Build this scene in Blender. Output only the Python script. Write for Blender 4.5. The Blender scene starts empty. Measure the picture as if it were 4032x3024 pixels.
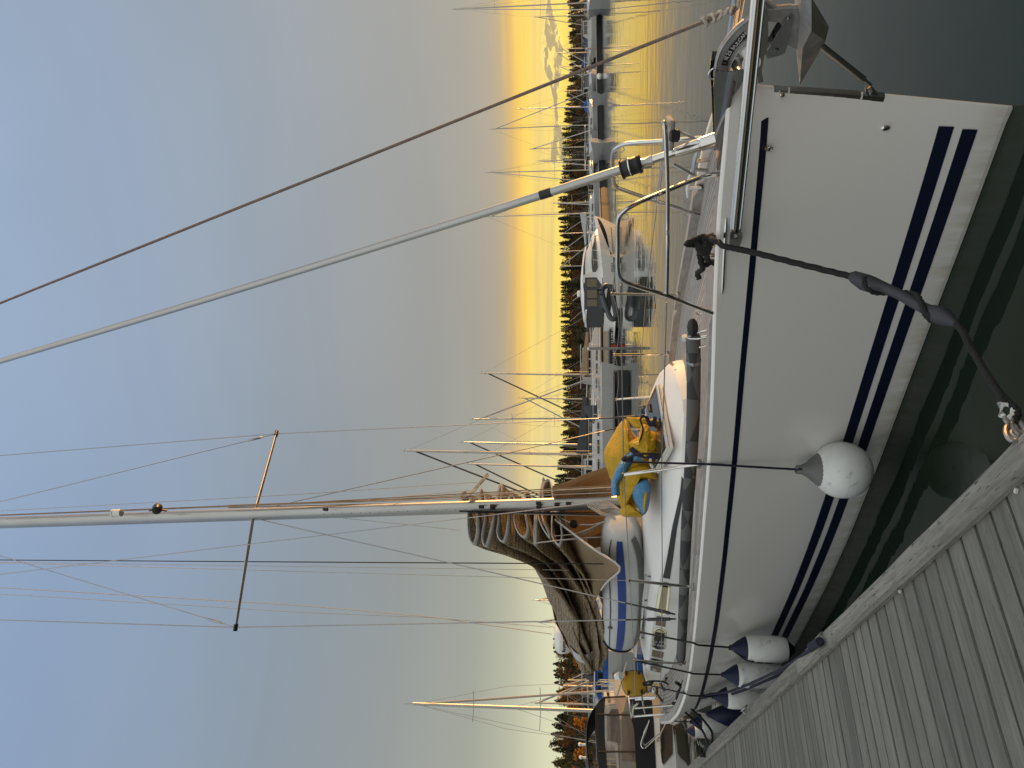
import bpy, bmesh, math, random
import numpy as np
from mathutils import Vector, Matrix
R = math.radians
rnd = random.Random(7)
SC = bpy.context.scene
COL = SC.collection
# ------------------------------------------------------------------ camera (held on its side), sky, sun, exposure
FPX = 2850.0; HOR = 2290.0; EYE = 2.2               # focal length in photo pixels, horizon, eye height over the water
PIT = math.atan((HOR-2016)/FPX); CP, SP = math.cos(PIT), math.sin(PIT)
cam = bpy.data.cameras.new("camera"); camo = bpy.data.objects.new("camera", cam); COL.objects.link(camo)
cam.sensor_fit = 'HORIZONTAL'; cam.sensor_width = 36.0; cam.lens = 36.0*FPX/4032.0
cam.clip_start = 0.05; cam.clip_end = 6000
camo.matrix_world = Matrix(((0, 1, 0, 0), (SP, 0, -CP, 0), (-CP, 0, -SP, EYE), (0, 0, 0, 1)))
SC.camera = camo
SUN_AZ, SUN_EL = R(60), R(5.0)                      # azimuth to the right of the view direction (+Y)
SC.view_settings.view_transform = 'Standard'; SC.view_settings.look = 'None'
SC.view_settings.exposure = 0.0; SC.view_settings.gamma = 1.0
W = bpy.data.worlds.new("World"); SC.world = W; W.use_nodes = True

class NT:
    """small helper to write node trees"""
    def __init__(s, tree): s.t = tree
    def n(s, typ, ins=None, **kw):
        nd = s.t.nodes.new(typ)
        for k, v in kw.items(): setattr(nd, k, v)
        for k, v in (ins or {}).items(): s.set(nd, k, v)
        return nd
    def set(s, nd, k, v):
        sock = nd.inputs[k]
        if isinstance(v, bpy.types.NodeSocket): s.t.links.new(v, sock)
        else: sock.default_value = v
    def m(s, op, a, b=None, c=None, clamp=False):
        nd = s.t.nodes.new('ShaderNodeMath'); nd.operation = op; nd.use_clamp = clamp
        s.set(nd, 0, a)
        if b is not None: s.set(nd, 1, b)
        if c is not None: s.set(nd, 2, c)
        return nd.outputs[0]
    def ramp(s, fac, stops, interp='LINEAR'):
        nd = s.t.nodes.new('ShaderNodeValToRGB'); cr = nd.color_ramp; cr.interpolation = interp
        while len(cr.elements) > 1: cr.elements.remove(cr.elements[0])
        cr.elements[0].position = stops[0][0]; cr.elements[0].color = c4(stops[0][1])
        for p, c in stops[1:]:
            e = cr.elements.new(p); e.color = c4(c)
        s.set(nd, 0, fac); return nd.outputs[0]
    def mix(s, fac, a, b, blend='MIX'):
        nd = s.t.nodes.new('ShaderNodeMix'); nd.data_type = 'RGBA'; nd.blend_type = blend
        s.set(nd, 0, fac); s.set(nd, 6, c4(a)); s.set(nd, 7, c4(b)); return nd.outputs[2]
    def noise(s, vec, scale=5.0, detail=4.0, rough=0.55, dist=0.0):
        nd = s.n('ShaderNodeTexNoise', {'Scale': scale, 'Detail': detail, 'Roughness': rough, 'Distortion': dist})
        if vec is not None: s.set(nd, 'Vector', vec)
        return nd.outputs[0]
def c4(c):
    if isinstance(c, bpy.types.NodeSocket): return c
    if isinstance(c, (int, float)): return (c, c, c, 1)
    return tuple(c) if len(c) == 4 else (c[0], c[1], c[2], 1)
def s2l(r, g, b):
    f = lambda v: v/255/12.92 if v <= 10 else ((v/255+0.055)/1.055)**2.4
    return (f(r), f(g), f(b), 1)

def build_sky():
    T = NT(W.node_tree); W.node_tree.nodes.clear()
    gen = T.n('ShaderNodeTexCoord').outputs['Generated']
    xyz = T.n('ShaderNodeSeparateXYZ', {0: gen})
    X, Y, Z = xyz.outputs
    el = T.m('MULTIPLY', T.m('ARCSINE', T.m('MINIMUM', T.m('MAXIMUM', Z, -1.0), 1.0)), 180/math.pi)     # degrees
    az = T.m('MULTIPLY', T.m('ARCTAN2', X, Y), 180/math.pi)
    elp = T.m('MAXIMUM', el, 0.0)
    f = T.m('DIVIDE', elp, 90.0)
    d = lambda e: e/90.0
    warm = T.ramp(f, [(d(e), s2l(*k)) for e, k in ((0, (254, 226, 105)), (1.0, (254, 226, 105)), (1.8, (253, 222, 112)), (2.8, (245, 214, 126)), (3.5, (247, 214, 116)), (4.2, (254, 212, 97)), (4.7, (244, 198, 97)),
        (5.2, (216, 176, 108)), (5.9, (184, 164, 132)), (6.8, (170, 159, 143)), (8.5, (161, 156, 147)), (11.8, (156, 155, 151)), (16, (156, 158, 158)), (20, (152, 158, 164)), (25, (149, 160, 172)), (34, (149, 165, 187)), (44, (151, 171, 198)), (56, (184, 184, 183)), (90, (190, 187, 182)))])
    cool = T.ramp(f, [(d(e), s2l(*k)) for e, k in ((0, (228, 224, 180)), (2.2, (214, 214, 182)), (3.2, (204, 204, 176)), (4.8, (184, 184, 163)), (7.8, (161, 163, 152)), (13.8, (148, 152, 151)), (21, (140, 151, 161)), (28, (139, 155, 174)), (36, (139, 159, 187)), (44, (143, 165, 194)), (56, (184, 184, 183)), (90, (190, 187, 182)))])
    a = T.n('ShaderNodeMapRange', {0: az, 1: -20.0, 2: 7.0}, interpolation_type='SMOOTHSTEP').outputs[0]
    # thin band of grey cloud low on the right with glowing rims, and faint streaks higher up
    vec = T.n('ShaderNodeCombineXYZ', {0: T.m('MULTIPLY', az, 0.30), 1: T.m('MULTIPLY', el, 0.75), 2: 1.7}).outputs[0]
    n1 = T.noise(vec, 2.3, 9.0, 0.66, 0.5)
    side = T.n('ShaderNodeMapRange', {0: az, 1: 15.0, 2: 18.5}, interpolation_type='SMOOTHSTEP').outputs[0]
    ctr = T.m('ADD', 1.85, T.m('MULTIPLY', T.m('SUBTRACT', az, 20.0), 0.055))
    lump = T.m('ADD', .62, T.m('MULTIPLY', .42, T.m('SINE', T.m('MULTIPLY', az, 0.83))))
    bc = T.m('MAXIMUM', T.m('SUBTRACT', 1.0, T.m('POWER', T.m('ABSOLUTE', T.m('DIVIDE', T.m('SUBTRACT', el, ctr), T.m('MULTIPLY', lump, .85))), 2.0)), 0.0)
    dens = T.m('MULTIPLY', T.m('MULTIPLY', T.m('POWER', bc, .7), side), T.m('SUBTRACT', T.m('MULTIPLY', n1, 3.4), 1.05))
    cl = T.n('ShaderNodeMapRange', {0: dens, 1: 0.34, 2: 0.52}, interpolation_type='SMOOTHSTEP').outputs[0]
    rim = T.m('MULTIPLY', T.n('ShaderNodeMapRange', {0: dens, 1: 0.12, 2: 0.34}).outputs[0], T.m('SUBTRACT', 1.0, cl))
    vec2 = T.n('ShaderNodeCombineXYZ', {0: T.m('MULTIPLY', az, 0.03), 1: T.m('ADD', T.m('MULTIPLY', el, 0.85), T.m('MULTIPLY', az, 0.012)), 2: 3.0}).outputs[0]
    n2 = T.noise(vec2, 2.2, 4.0, 0.5, 0.1)
    low = T.n('ShaderNodeMapRange', {0: el, 1: 7.0, 2: 3.0}, interpolation_type='SMOOTHSTEP').outputs[0]
    base = T.mix(a, cool, warm)
    st = T.m('MULTIPLY', T.m('SUBTRACT', n2, 0.5), T.m('MULTIPLY', low, a))
    base = T.mix(T.m('MULTIPLY', T.m('MAXIMUM', st, 0.0), 2.3, clamp=True), base, s2l(200, 186, 140))
    base = T.mix(T.m('MULTIPLY', T.m('MAXIMUM', T.m('MULTIPLY', st, -1.0), 0.0), 2.6, clamp=True), base, s2l(255, 232, 138))
    base = T.mix(T.m('MULTIPLY', rim, 0.65), base, s2l(255, 240, 150))
    base = T.mix(T.m('MULTIPLY', cl, 0.9), base, s2l(170, 156, 126))
    vec3 = T.n('ShaderNodeCombineXYZ', {0: T.m('MULTIPLY', az, 0.02), 1: T.m('MULTIPLY', el, 0.05), 2: 9.0}).outputs[0]
    n3 = T.noise(vec3, 1.6, 3.0, 0.5, 0.3)
    base = T.mix(1.0, base, T.ramp(n3, [(0.3, 0.95), (0.7, 1.05)]), 'MULTIPLY')
    # unseen sky overhead and behind, greyed and boosted to fill the shaded hull
    back = T.n('ShaderNodeMapRange', {0: Y, 1: 0.35, 2: -0.7}, interpolation_type='SMOOTHSTEP').outputs[0]
    over = T.n('ShaderNodeMapRange', {0: el, 1: 44.0, 2: 75.0}, interpolation_type='SMOOTHSTEP').outputs[0]
    base = T.mix(T.m('MULTIPLY', back, .85), base, s2l(187, 188, 183))
    gain = T.m('ADD', 1.0, T.m('MULTIPLY', T.m('MAXIMUM', over, back), SKY_GAIN-1))
    bg1 = T.n('ShaderNodeBackground', {0: base, 1: gain})
    sky = T.n('ShaderNodeTexSky', sky_type='NISHITA', sun_disc=False, sun_elevation=SUN_EL, sun_rotation=SUN_AZ, altitude=10, air_density=1.0, dust_density=1.5, ozone_density=1.0)
    bg2 = T.n('ShaderNodeBackground', {0: sky.outputs[0], 1: 0.012})
    add = T.n('ShaderNodeAddShader', {0: bg1.outputs[0], 1: bg2.outputs[0]})
    T.n('ShaderNodeOutputWorld', {0: add.outputs[0]})
SKY_GAIN = 2.0
build_sky()
sl = bpy.data.lights.new("sun", 'SUN'); sl.energy = 4.6; sl.angle = R(0.6); sl.color = (1.0, 0.52, 0.17)
slo = bpy.data.objects.new("sun", sl); COL.objects.link(slo)
sdir = Vector((math.sin(SUN_AZ)*math.cos(SUN_EL), math.cos(SUN_AZ)*math.cos(SUN_EL), math.sin(SUN_EL)))
slo.rotation_euler = sdir.to_track_quat('Z', 'Y').to_euler(); slo.location = (20, 10, 30)

# ------------------------------------------------------------------ survey: photo points -> places. Photo pixels are (x, y) of the 4032 x 3024 picture
V3 = lambda *a: np.array(a, float)
def ray(p):
    a = (1512-(p[1]))/FPX; b = -(p[0]-2016)/FPX
    a = (3024-p[1]-1512)/FPX
    return V3(a, CP-b*SP, SP+b*CP)
E0 = V3(0, 0, EYE)
def wz(p, z=0.0): r = ray(p); return E0+r*((z-EYE)/r[2])           # on a level plane (world)
def wy(p, y): r = ray(p); return E0+r*(y/r[1])                     # at a distance straight ahead (world)
# frame of the yacht: origin at the stem on the waterline, x aft, y to starboard (towards the dock), z up
DV = np.array([-.558, .830]); DV = DV/np.linalg.norm(DV); NV = np.array([DV[1], -DV[0]]); ORG = np.array([1.42, 3.94])
YAW = math.atan2(DV[1], DV[0])
BM = Matrix.Translation((ORG[0], ORG[1], 0)) @ Matrix.Rotation(YAW, 4, 'Z')
WM = Matrix.Identity(4)
def w2b(P): q = np.array(P[:2])-ORG; return V3(q@DV, -(q@NV), P[2])
def b2w(P): q = ORG+DV*P[0]-NV*P[1]; return V3(q[0], q[1], P[2])
OB = w2b(E0)
def bray(p): r = ray(p); return V3(r[:2]@DV, -(r[:2]@NV), r[2])
def by(p, y): r = bray(p); return OB+r*((y-OB[1])/r[1])
def bx(p, x): r = bray(p); return OB+r*((x-OB[0])/r[0])
def bz(p, z): r = bray(p); return OB+r*((z-OB[2])/r[2])
def bpl(p, P, n): r = bray(p); return OB+r*(np.dot(np.array(P)-OB, n)/np.dot(r, n))
def crop(ox, oy, s): return lambda x, y: (ox+x*s, oy+y*s)
c1 = crop(1700, 0, .5425); c2 = crop(2700, 0, .4069); c3 = crop(1700, 800, .5425); c4_ = crop(2300, 1500, .3617); c5 = crop(1700, 1700, .3617)
c6 = crop(2100, 2200, .3617); c7 = crop(2100, 2500, .3617); c8 = crop(2600, 2300, .3617); c9 = crop(2600, 850, .3617)
cA = crop(3300, 900, .5426); cB = crop(3300, 0, .5426); cC = crop(0, 1500, .6027); cD = crop(900, 1500, .6027); cE = crop(2900, 1600, .3165)
cS = crop(2632, 2624, .2712); cH = crop(2300, 2600, .1808)
def I(x, xs, ys): return np.interp(x, xs, ys)

# ------------------------------------------------------------------ mesh builder
class MB:
    def __init__(s): s.v = []; s.f = []; s.mi = []; s.sm = []; s.att = None
    def add(s, vs, fs, smooth=True, mi=0):
        o = len(s.v); s.v += [tuple(map(float, p)) for p in vs]
        s.f += [tuple(i+o for i in f) for f in fs]; s.mi += [mi]*len(fs); s.sm += [smooth]*len(fs); return s
    def grid(s, G, closed_u=False, closed_v=False, cap=False, smooth=True, mi=0, flip=False):
        """G: list of rings (lists of points)"""
        nu, nv = len(G), len(G[0]); vs = [p for r_ in G for p in r_]; fs = []
        for i in range(nu if closed_u else nu-1):
            for j in range(nv if closed_v else nv-1):
                a, b = i*nv+j, i*nv+(j+1) % nv; c, d = ((i+1) % nu)*nv+(j+1) % nv, ((i+1) % nu)*nv+j
                fs.append((a, d, c, b) if flip else (a, b, c, d))
        if cap and closed_v:
            fs.append(tuple(range(nv))[::-1] if not flip else tuple(range(nv)))
            fs.append(tuple((nu-1)*nv+j for j in range(nv)) if not flip else tuple((nu-1)*nv+j for j in range(nv))[::-1])
        return s.add(vs, fs, smooth, mi)
    def box(s, c, size, rot=None, mi=0, bev=0.0):
        hx, hy, hz = [d/2 for d in size]
        if bev > 0:
            b = min(bev, hx*.9, hy*.9, hz*.9); P = []
            rings = []
            for z, k in ((-hz, b), (-hz+b, 0), (hz-b, 0), (hz, b)):
                x_, y_ = hx-k, hy-k
                rings.append([(-x_+b*.0, -y_, z), (x_, -y_, z), (x_, y_, z), (-x_, y_, z)] if False else
                             [(-x_+b, -y_, z), (x_-b, -y_, z), (x_, -y_+b, z), (x_, y_-b, z), (x_-b, y_, z), (-x_+b, y_, z), (-x_, y_-b, z), (-x_, -y_+b, z)])
            T = lambda p: tuple((rot @ Vector(p) if rot else Vector(p))+Vector(c))
            return s.grid([[T(p) for p in r_] for r_ in rings], closed_v=True, cap=True, smooth=False, mi=mi)
        vs = [(x, y, z) for x in (-hx, hx) for y in (-hy, hy) for z in (-hz, hz)]
        fs = [(0, 1, 3, 2), (4, 6, 7, 5), (0, 4, 5, 1), (2, 3, 7, 6), (0, 2, 6, 4), (1, 5, 7, 3)]
        return s.add([tuple((rot @ Vector(p) if rot else Vector(p))+Vector(c)) for p in vs], fs, False, mi)
    def tube(s, pts, r=.01, n=8, cap=True, closed=False, mi=0, sx=1.0, sy=1.0, up=None, twist=0.0, lobes=0):
        P = [Vector(p) for p in pts]; m = len(P); rs = r if hasattr(r, '__len__') else [r]*m
        rings = []; prev = None; L = 0
        for i in range(m):
            if closed: t = P[(i+1) % m]-P[i-1]
            else: t = P[min(i+1, m-1)]-P[max(i-1, 0)]
            if t.length < 1e-9: t = Vector((0, 0, 1))
            t.normalize()
            if prev is None:
                ref = Vector(up) if up is not None else (Vector((0, 0, 1)) if abs(t.z) < .9 else Vector((1, 0, 0)))
                u = (ref-t*ref.dot(t)).normalized()
            else: u = (prev-t*prev.dot(t)).normalized()
            prev = u; w = t.cross(u)
            if i: L += (P[i]-P[i-1]).length
            ring = []
            for k in range(n):
                a = 2*math.pi*k/n; rr = rs[i]
                if lobes: rr *= 1+.34*(abs(math.cos(lobes/2*(a-twist*L)))-.55)
                ring.append(tuple(P[i]+u*math.cos(a)*rr*sx+w*math.sin(a)*rr*sy))
            rings.append(ring)
        return s.grid(rings, closed_u=closed, closed_v=True, cap=cap and not closed, mi=mi)
    def lathe(s, c, prof, n=20, axis=(0, 0, 1), mi=0, cap=True):
        """prof: [(radius, height)] about an axis through c"""
        ax = Vector(axis).normalized(); q = Vector((0, 0, 1)).rotation_difference(ax); c = Vector(c)
        G = [[tuple(c+q @ Vector((r_*math.cos(2*math.pi*k/n), r_*math.sin(2*math.pi*k/n), h))) for k in range(n)] for r_, h in prof]
        return s.grid(G, closed_v=True, cap=cap, mi=mi)
    def prism(s, poly, d, mi=0):
        """extrude polygon points by vector d (centred)"""
        d = Vector(d)/2; n = len(poly); A = [tuple(Vector(p)-d) for p in poly]; B = [tuple(Vector(p)+d) for p in poly]
        fs = [tuple(range(n))[::-1], tuple(range(n, 2*n))]+[(i, (i+1) % n, n+(i+1) % n, n+i) for i in range(n)]
        return s.add(A+B, fs, False, mi)
    def sphere(s, c, r, nu=10, nv=14, mi=0, sc=(1, 1, 1)):
        G = [[(c[0]+r*sc[0]*math.sin(a)*math.cos(b), c[1]+r*sc[1]*math.sin(a)*math.sin(b), c[2]-r*sc[2]*math.cos(a)) for b in [2*math.pi*k/nv for k in range(nv)]]
             for a in [math.pi*(i+.02)/(nu+.04) for i in range(nu+1)]]
        return s.grid(G, closed_v=True, cap=True, mi=mi)
    def build(s, name, mat, parent=None, frame=None, base=None, angle=35, mods=None):
        """parent: put it under a thing (coordinates in that thing's frame); frame: top-level thing with its origin at base"""
        me = bpy.data.meshes.new(name)
        if parent is not None: off = np.array(parent.get('_b', (0, 0, 0)) if '_b' in parent else ROOTB.get(parent.name, (0, 0, 0)))
        elif base is not None: off = np.array(base)
        elif frame is not None:
            A = np.array(s.v); off = V3((A[:, 0].min()+A[:, 0].max())/2, (A[:, 1].min()+A[:, 1].max())/2, A[:, 2].min())
        else: off = V3(0, 0, 0)
        me.from_pydata([tuple(np.array(p)-off) for p in s.v], [], s.f)
        for mm in (mat if isinstance(mat, (list, tuple)) else [mat]): me.materials.append(mm)
        me.polygons.foreach_set('material_index', s.mi); me.polygons.foreach_set('use_smooth', s.sm)
        if s.att is not None:
            at = me.attributes.new('strip', 'FLOAT', 'POINT'); at.data.foreach_set('value', np.array(s.att, dtype=np.float32))
        me.update(); me.validate()
        try: me.set_sharp_from_angle(angle=R(angle))
        except Exception: pass
        o = bpy.data.objects.new(name, me); COL.objects.link(o)
        if parent is not None:
            o.parent = parent; ROOTB[o.name] = tuple(off)
        else:
            o.matrix_world = (frame or WM) @ Matrix.Translation(Vector(off)); ROOTB[o.name] = tuple(off)
        return o
ROOTB = {}
def tag(o, label=None, cat=None, group=None, kind=None):
    if label: o['label'] = label
    if cat: o['category'] = cat
    if group: o['group'] = group
    if kind: o['kind'] = kind
    return o
def thing(name, label, cat, base=(0, 0, 0), frame=None, group=None):
    o = bpy.data.objects.new(name, None); COL.objects.link(o); o.empty_display_size = .2
    o.matrix_world = (frame or WM) @ Matrix.Translation(Vector(tuple(map(float, base)))); ROOTB[o.name] = tuple(map(float, base))
    return tag(o, label, cat, group)
def dup(root, label=None, mw=None):
    r = root.copy(); COL.objects.link(r)
    if mw is not None: r.matrix_world = mw
    if label: r['label'] = label
    for ch in root.children:
        c = ch.copy(); COL.objects.link(c); c.parent = r
        for g in ch.children:
            d = g.copy(); COL.objects.link(d); d.parent = c
    return r
def text(name, body, mat, parent, M, size=.1, ext=.0015, shear=0.0, spacing=1.0):
    cu = bpy.data.curves.new(name, 'FONT'); cu.body = body; cu.size = size; cu.extrude = ext; cu.align_x = 'CENTER'; cu.align_y = 'CENTER'; cu.shear = shear
    cu.space_character = spacing; cu.offset = .0
    tmp = bpy.data.objects.new(name, cu); COL.objects.link(tmp); dg = bpy.context.evaluated_depsgraph_get()
    me = bpy.data.meshes.new_from_object(tmp.evaluated_get(dg)); bpy.data.objects.remove(tmp); bpy.data.curves.remove(cu)
    me.materials.clear(); me.materials.append(mat); o = bpy.data.objects.new(name, me); COL.objects.link(o); o.parent = parent
    o.matrix_local = Matrix.Translation(-Vector(ROOTB.get(parent.name, (0, 0, 0)))) @ M
    return o
def basis(o, x, y):
    """matrix with the text's reading direction x and its upright y"""
    x = Vector(x).normalized(); y = Vector(y); y = (y-x*y.dot(x)).normalized(); z = x.cross(y)
    return Matrix(((x.x, y.x, z.x, o[0]), (x.y, y.y, z.y, o[1]), (x.z, y.z, z.z, o[2]), (0, 0, 0, 1)))
def spline(pts, n=8):
    """Catmull-Rom through points"""
    P = [np.array(p, float) for p in pts]; P = [2*P[0]-P[1]]+P+[2*P[-1]-P[-2]]; out = []
    for i in range(1, len(P)-2):
        for k in range(n):
            t = k/n; a, b, c, d = P[i-1:i+3]
            out.append(.5*((2*b)+(c-a)*t+(2*a-5*b+4*c-d)*t*t+(-a+3*b-3*c+d)*t**3))
    out.append(P[-2]); return out
def lerp(a, b, t): return np.array(a, float)*(1-t)+np.array(b, float)*t
def line(a, b, n=2, sag=0.0):
    return [lerp(a, b, i/(n-1))-V3(0, 0, sag*4*(i/(n-1))*(1-i/(n-1))) for i in range(n)]

# ------------------------------------------------------------------ materials
def mat(name, col, rough=.5, metal=0.0, var=.12, vs=6.0, bump=0.0, bs=40.0, coat=0.0, spec=.5, trans=0.0, dirt=None, stretch=(1, 1, 1)):
    m = bpy.data.materials.new(name); m.use_nodes = True; t = m.node_tree; t.nodes.clear(); T = NT(t)
    co = T.n('ShaderNodeTexCoord').outputs['Object']
    mp = T.n('ShaderNodeMapping', {'Vector': co, 'Scale': stretch}).outputs[0]
    nz = T.noise(mp, vs, 5.0, .6)
    c = T.mix(1.0, col, T.ramp(nz, [(.25, 1-var), (.75, 1+var)]), 'MULTIPLY')
    if dirt:
        n2 = T.noise(mp, dirt[1], 6.0, .65)
        c = T.mix(T.n('ShaderNodeMapRange', {0: n2, 1: dirt[2], 2: dirt[2]+.18}).outputs[0], c, dirt[0])
    p = T.n('ShaderNodeBsdfPrincipled', {'Base Color': c, 'Metallic': metal, 'Coat Weight': coat, 'Coat Roughness': .08, 'Specular IOR Level': spec})
    T.set(p, 'Roughness', T.m('ADD', rough-.05, T.m('MULTIPLY', T.noise(mp, vs*3, 3.0), .1)))
    if bump:
        b = T.n('ShaderNodeBump', {'Strength': bump, 'Distance': .01 if bs > 11 else .05, 'Height': T.noise(mp, bs, 5.0, .6, .8 if bs < 11 else 0.0)}); T.set(p, 'Normal', b.outputs[0])
    out = p.outputs[0]
    if trans:
        tr = T.n('ShaderNodeBsdfTranslucent', {0: c}); out = T.n('ShaderNodeMixShader', {0: trans, 1: p.outputs[0], 2: tr.outputs[0]}).outputs[0]
    T.n('ShaderNodeOutputMaterial', {0: out}); m['_'] = 1
    return m
M = {}
M['gel'] = mat('white_gelcoat', (.80, .785, .745), .28, var=.02, vs=1.5, coat=.4)
M['gel2'] = mat('white_paint', (.74, .74, .72), .35, var=.05, vs=2)
M['navy'] = mat('navy_stripe', (.006, .009, .028), .3, var=.1)
M['steel'] = mat('stainless_steel', (.62, .61, .59), .16, 1.0, var=.05)
M['steeld'] = mat('dull_steel', (.36, .36, .35), .32, 1.0, var=.15, vs=20)
M['mirror'] = mat('polished_plate', (.40, .40, .40), .07, 1.0, var=.05)
M['alu'] = mat('anodised_aluminium', (.42, .415, .40), .38, .9, var=.06, vs=3)
M['aluw'] = mat('pale_mast', (.46, .44, .40), .4, .3, var=.06, vs=3)  # toned down along with the far hulls, mimicking their shade
M['galv'] = mat('galvanised_metal', (.34, .34, .335), .5, .75, var=.28, vs=14, bump=.2, bs=90)
M['wire'] = mat('wire_rope', (.33, .32, .31), .35, .8, var=.2, vs=60)
M['black'] = mat('black_plastic', (.012, .012, .013), .45, var=.2)
M['rope_b'] = mat('black_rope', (.012, .012, .012), .85, var=.35, vs=60, bump=.4, bs=220)
M['rope_n'] = mat('navy_rope', (.012, .015, .032), .85, var=.35, vs=60, bump=.4, bs=220)
M['rope_w'] = mat('pale_rope', (.42, .38, .33), .85, var=.25, vs=60, bump=.3, bs=220)
M['rubber'] = mat('rubber', (.032, .034, .042), .6, var=.15)
M['fender'] = mat('white_vinyl', (.66, .68, .66), .45, var=.07, vs=8, dirt=((.36, .35, .31), 13, .57), bump=.06, bs=12)
M['fnavy'] = mat('navy_vinyl', (.010, .013, .042), .5, var=.15, vs=10, spec=.25)
M['fgrey'] = mat('grey_vinyl', (.12, .125, .12), .5, var=.15, vs=10)
M['yellow'] = mat('yellow_nylon', (.62, .38, .010), .5, var=.14, vs=5, bump=1.0, bs=9, trans=.22, stretch=(1.6, 1, .55))
M['blue'] = mat('sky_blue_nylon', (.085, .26, .46), .6, var=.12, vs=5, bump=.9, bs=9, trans=.1, stretch=(1.6, 1, .55))
M['bluec'] = mat('royal_blue_cloth', (.018, .055, .26), .6, var=.12)
M['strap'] = mat('navy_webbing', (.01, .011, .04), .7, var=.2)
M['sleeve'] = mat('dark_sleeve', (.05, .05, .052), .75, var=.2, vs=9)
M['cloth'] = mat('tan_sailcloth', (.38, .285, .17), .75, var=.12, vs=4, bump=.25, bs=6, trans=.45)
M['tape'] = mat('white_tape', (.55, .54, .52), .7, var=.1, vs=9, trans=.15)
M['hoodw'] = mat('white_canvas', (.66, .65, .62), .75, var=.06, vs=3, bump=.2, bs=5, trans=.12)
M['rib'] = mat('grey_tube_fabric', (.50, .51, .50), .5, var=.06, bump=.1, bs=6)
M['ribd'] = mat('dark_grey_tube_fabric', (.055, .062, .07), .5, var=.1)
M['canopy'] = mat('dark_canopy', (.018, .017, .016), .8, var=.25, vs=4)
M['canvg'] = mat('grey_sail_cover', (.045, .046, .05), .8, var=.25, vs=3, bump=.3, bs=5)
M['canvt'] = mat('tan_sail_cover', (.26, .19, .115), .8, var=.2, vs=3)
M['canvb'] = mat('blue_cover', (.01, .07, .28), .7, var=.15)
M['canvw'] = mat('pale_sail_cover', (.46, .45, .44), .8, var=.1)
M['winb'] = mat('dark_glass', (.012, .013, .015), .05, var=.1, coat=.5)
M['winc'] = mat('tinted_window', (.02, .02, .02), .04, var=.1, spec=.9)
M['band'] = mat('charcoal_band', (.025, .027, .03), .5, var=.2, vs=8, dirt=((.5, .5, .5), 30, .74))
M['bandb'] = mat('bronze_band', (.11, .075, .05), .45, var=.12)
M['gold'] = mat('ochre_canvas', (.50, .30, .02), .7, var=.12, bump=.25, bs=12, trans=.15)
M['letter'] = mat('pale_lettering', (.62, .62, .62), .6, var=.03)
M['red'] = mat('red_emblem', (.5, .03, .02), .6, var=.05)
M['bark'] = mat('bark', (.06, .045, .035), .9, var=.3)
M['post'] = mat('weathered_post', (.28, .25, .22), .85, var=.25, vs=4, stretch=(3, 3, .4))
M['hullb'] = mat('dark_hull', (.008, .009, .012), .3, var=.1)
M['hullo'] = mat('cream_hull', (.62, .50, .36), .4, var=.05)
M['farw'] = mat('shaded_white', (.47, .47, .46), .4, var=.06, vs=2)  # shade of the far boats put into this darker white
M['hullp'] = mat('shaded_pale_hull', (.36, .37, .38), .35, var=.05)  # darkened base colour stands in for hull sides facing away from the sunset
M['antif'] = mat('antifouling', (.02, .022, .025), .7, var=.2)

def clear_vinyl():
    m = bpy.data.materials.new('clear_vinyl'); m.use_nodes = True; t = m.node_tree; t.nodes.clear(); T = NT(t)
    tr = T.n('ShaderNodeBsdfTransparent', {0: (.72, .64, .56, 1)}); gl = T.n('ShaderNodeBsdfGlossy', {0: (.9, .85, .8, 1), 1: .08})
    df = T.n('ShaderNodeBsdfDiffuse', {0: (.42, .34, .28, 1)})
    mx = T.n('ShaderNodeMixShader', {0: .38, 1: tr.outputs[0], 2: df.outputs[0]})
    lw = T.n('ShaderNodeLayerWeight', {0: .2}).outputs[1]
    T.n('ShaderNodeOutputMaterial', {0: T.n('ShaderNodeMixShader', {0: T.m('ADD', T.m('MULTIPLY', lw, .5), .06), 1: mx.outputs[0], 2: gl.outputs[0]}).outputs[0]}); return m
M['clear'] = clear_vinyl()

def hull_mat():
    """glossy white gelcoat with a yellowish scum line and drips just above the waterline"""
    m = bpy.data.materials.new('hull_gelcoat'); m.use_nodes = True; t = m.node_tree; t.nodes.clear(); T = NT(t)
    co = T.n('ShaderNodeTexCoord').outputs['Object']; z = T.n('ShaderNodeSeparateXYZ', {0: co}).outputs[2]
    n = T.noise(T.n('ShaderNodeMapping', {'Vector': co, 'Scale': (7, 7, .8)}).outputs[0], 1.6, 6.0, .65)
    sc = T.m('MULTIPLY', T.n('ShaderNodeMapRange', {0: z, 1: .16, 2: .03}).outputs[0], T.n('ShaderNodeMapRange', {0: n, 1: .38, 2: .72}).outputs[0])
    c = T.mix(T.m('MULTIPLY', sc, .75), (.79, .77, .735, 1), (.42, .36, .22, 1))
    nb = T.noise(co, 90.0, 2.0)
    sp = T.n('ShaderNodeMapRange', {0: nb, 1: .80, 2: .84}).outputs[0]
    c = T.mix(T.m('MULTIPLY', sp, .4), c, (.4, .38, .34, 1))
    line_ = T.m('LESS_THAN', z, .026)
    c = T.mix(T.m('MULTIPLY', line_, .55), c, (.42, .43, .41, 1))
    c = T.mix(T.m('LESS_THAN', z, .004), c, (.05, .06, .03, 1))
    p = T.n('ShaderNodeBsdfPrincipled', {'Base Color': c, 'Roughness': .26, 'Coat Weight': .35, 'Coat Roughness': .06})
    T.n('ShaderNodeOutputMaterial', {0: p.outputs[0]}); return m
M['hull'] = hull_mat()

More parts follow.
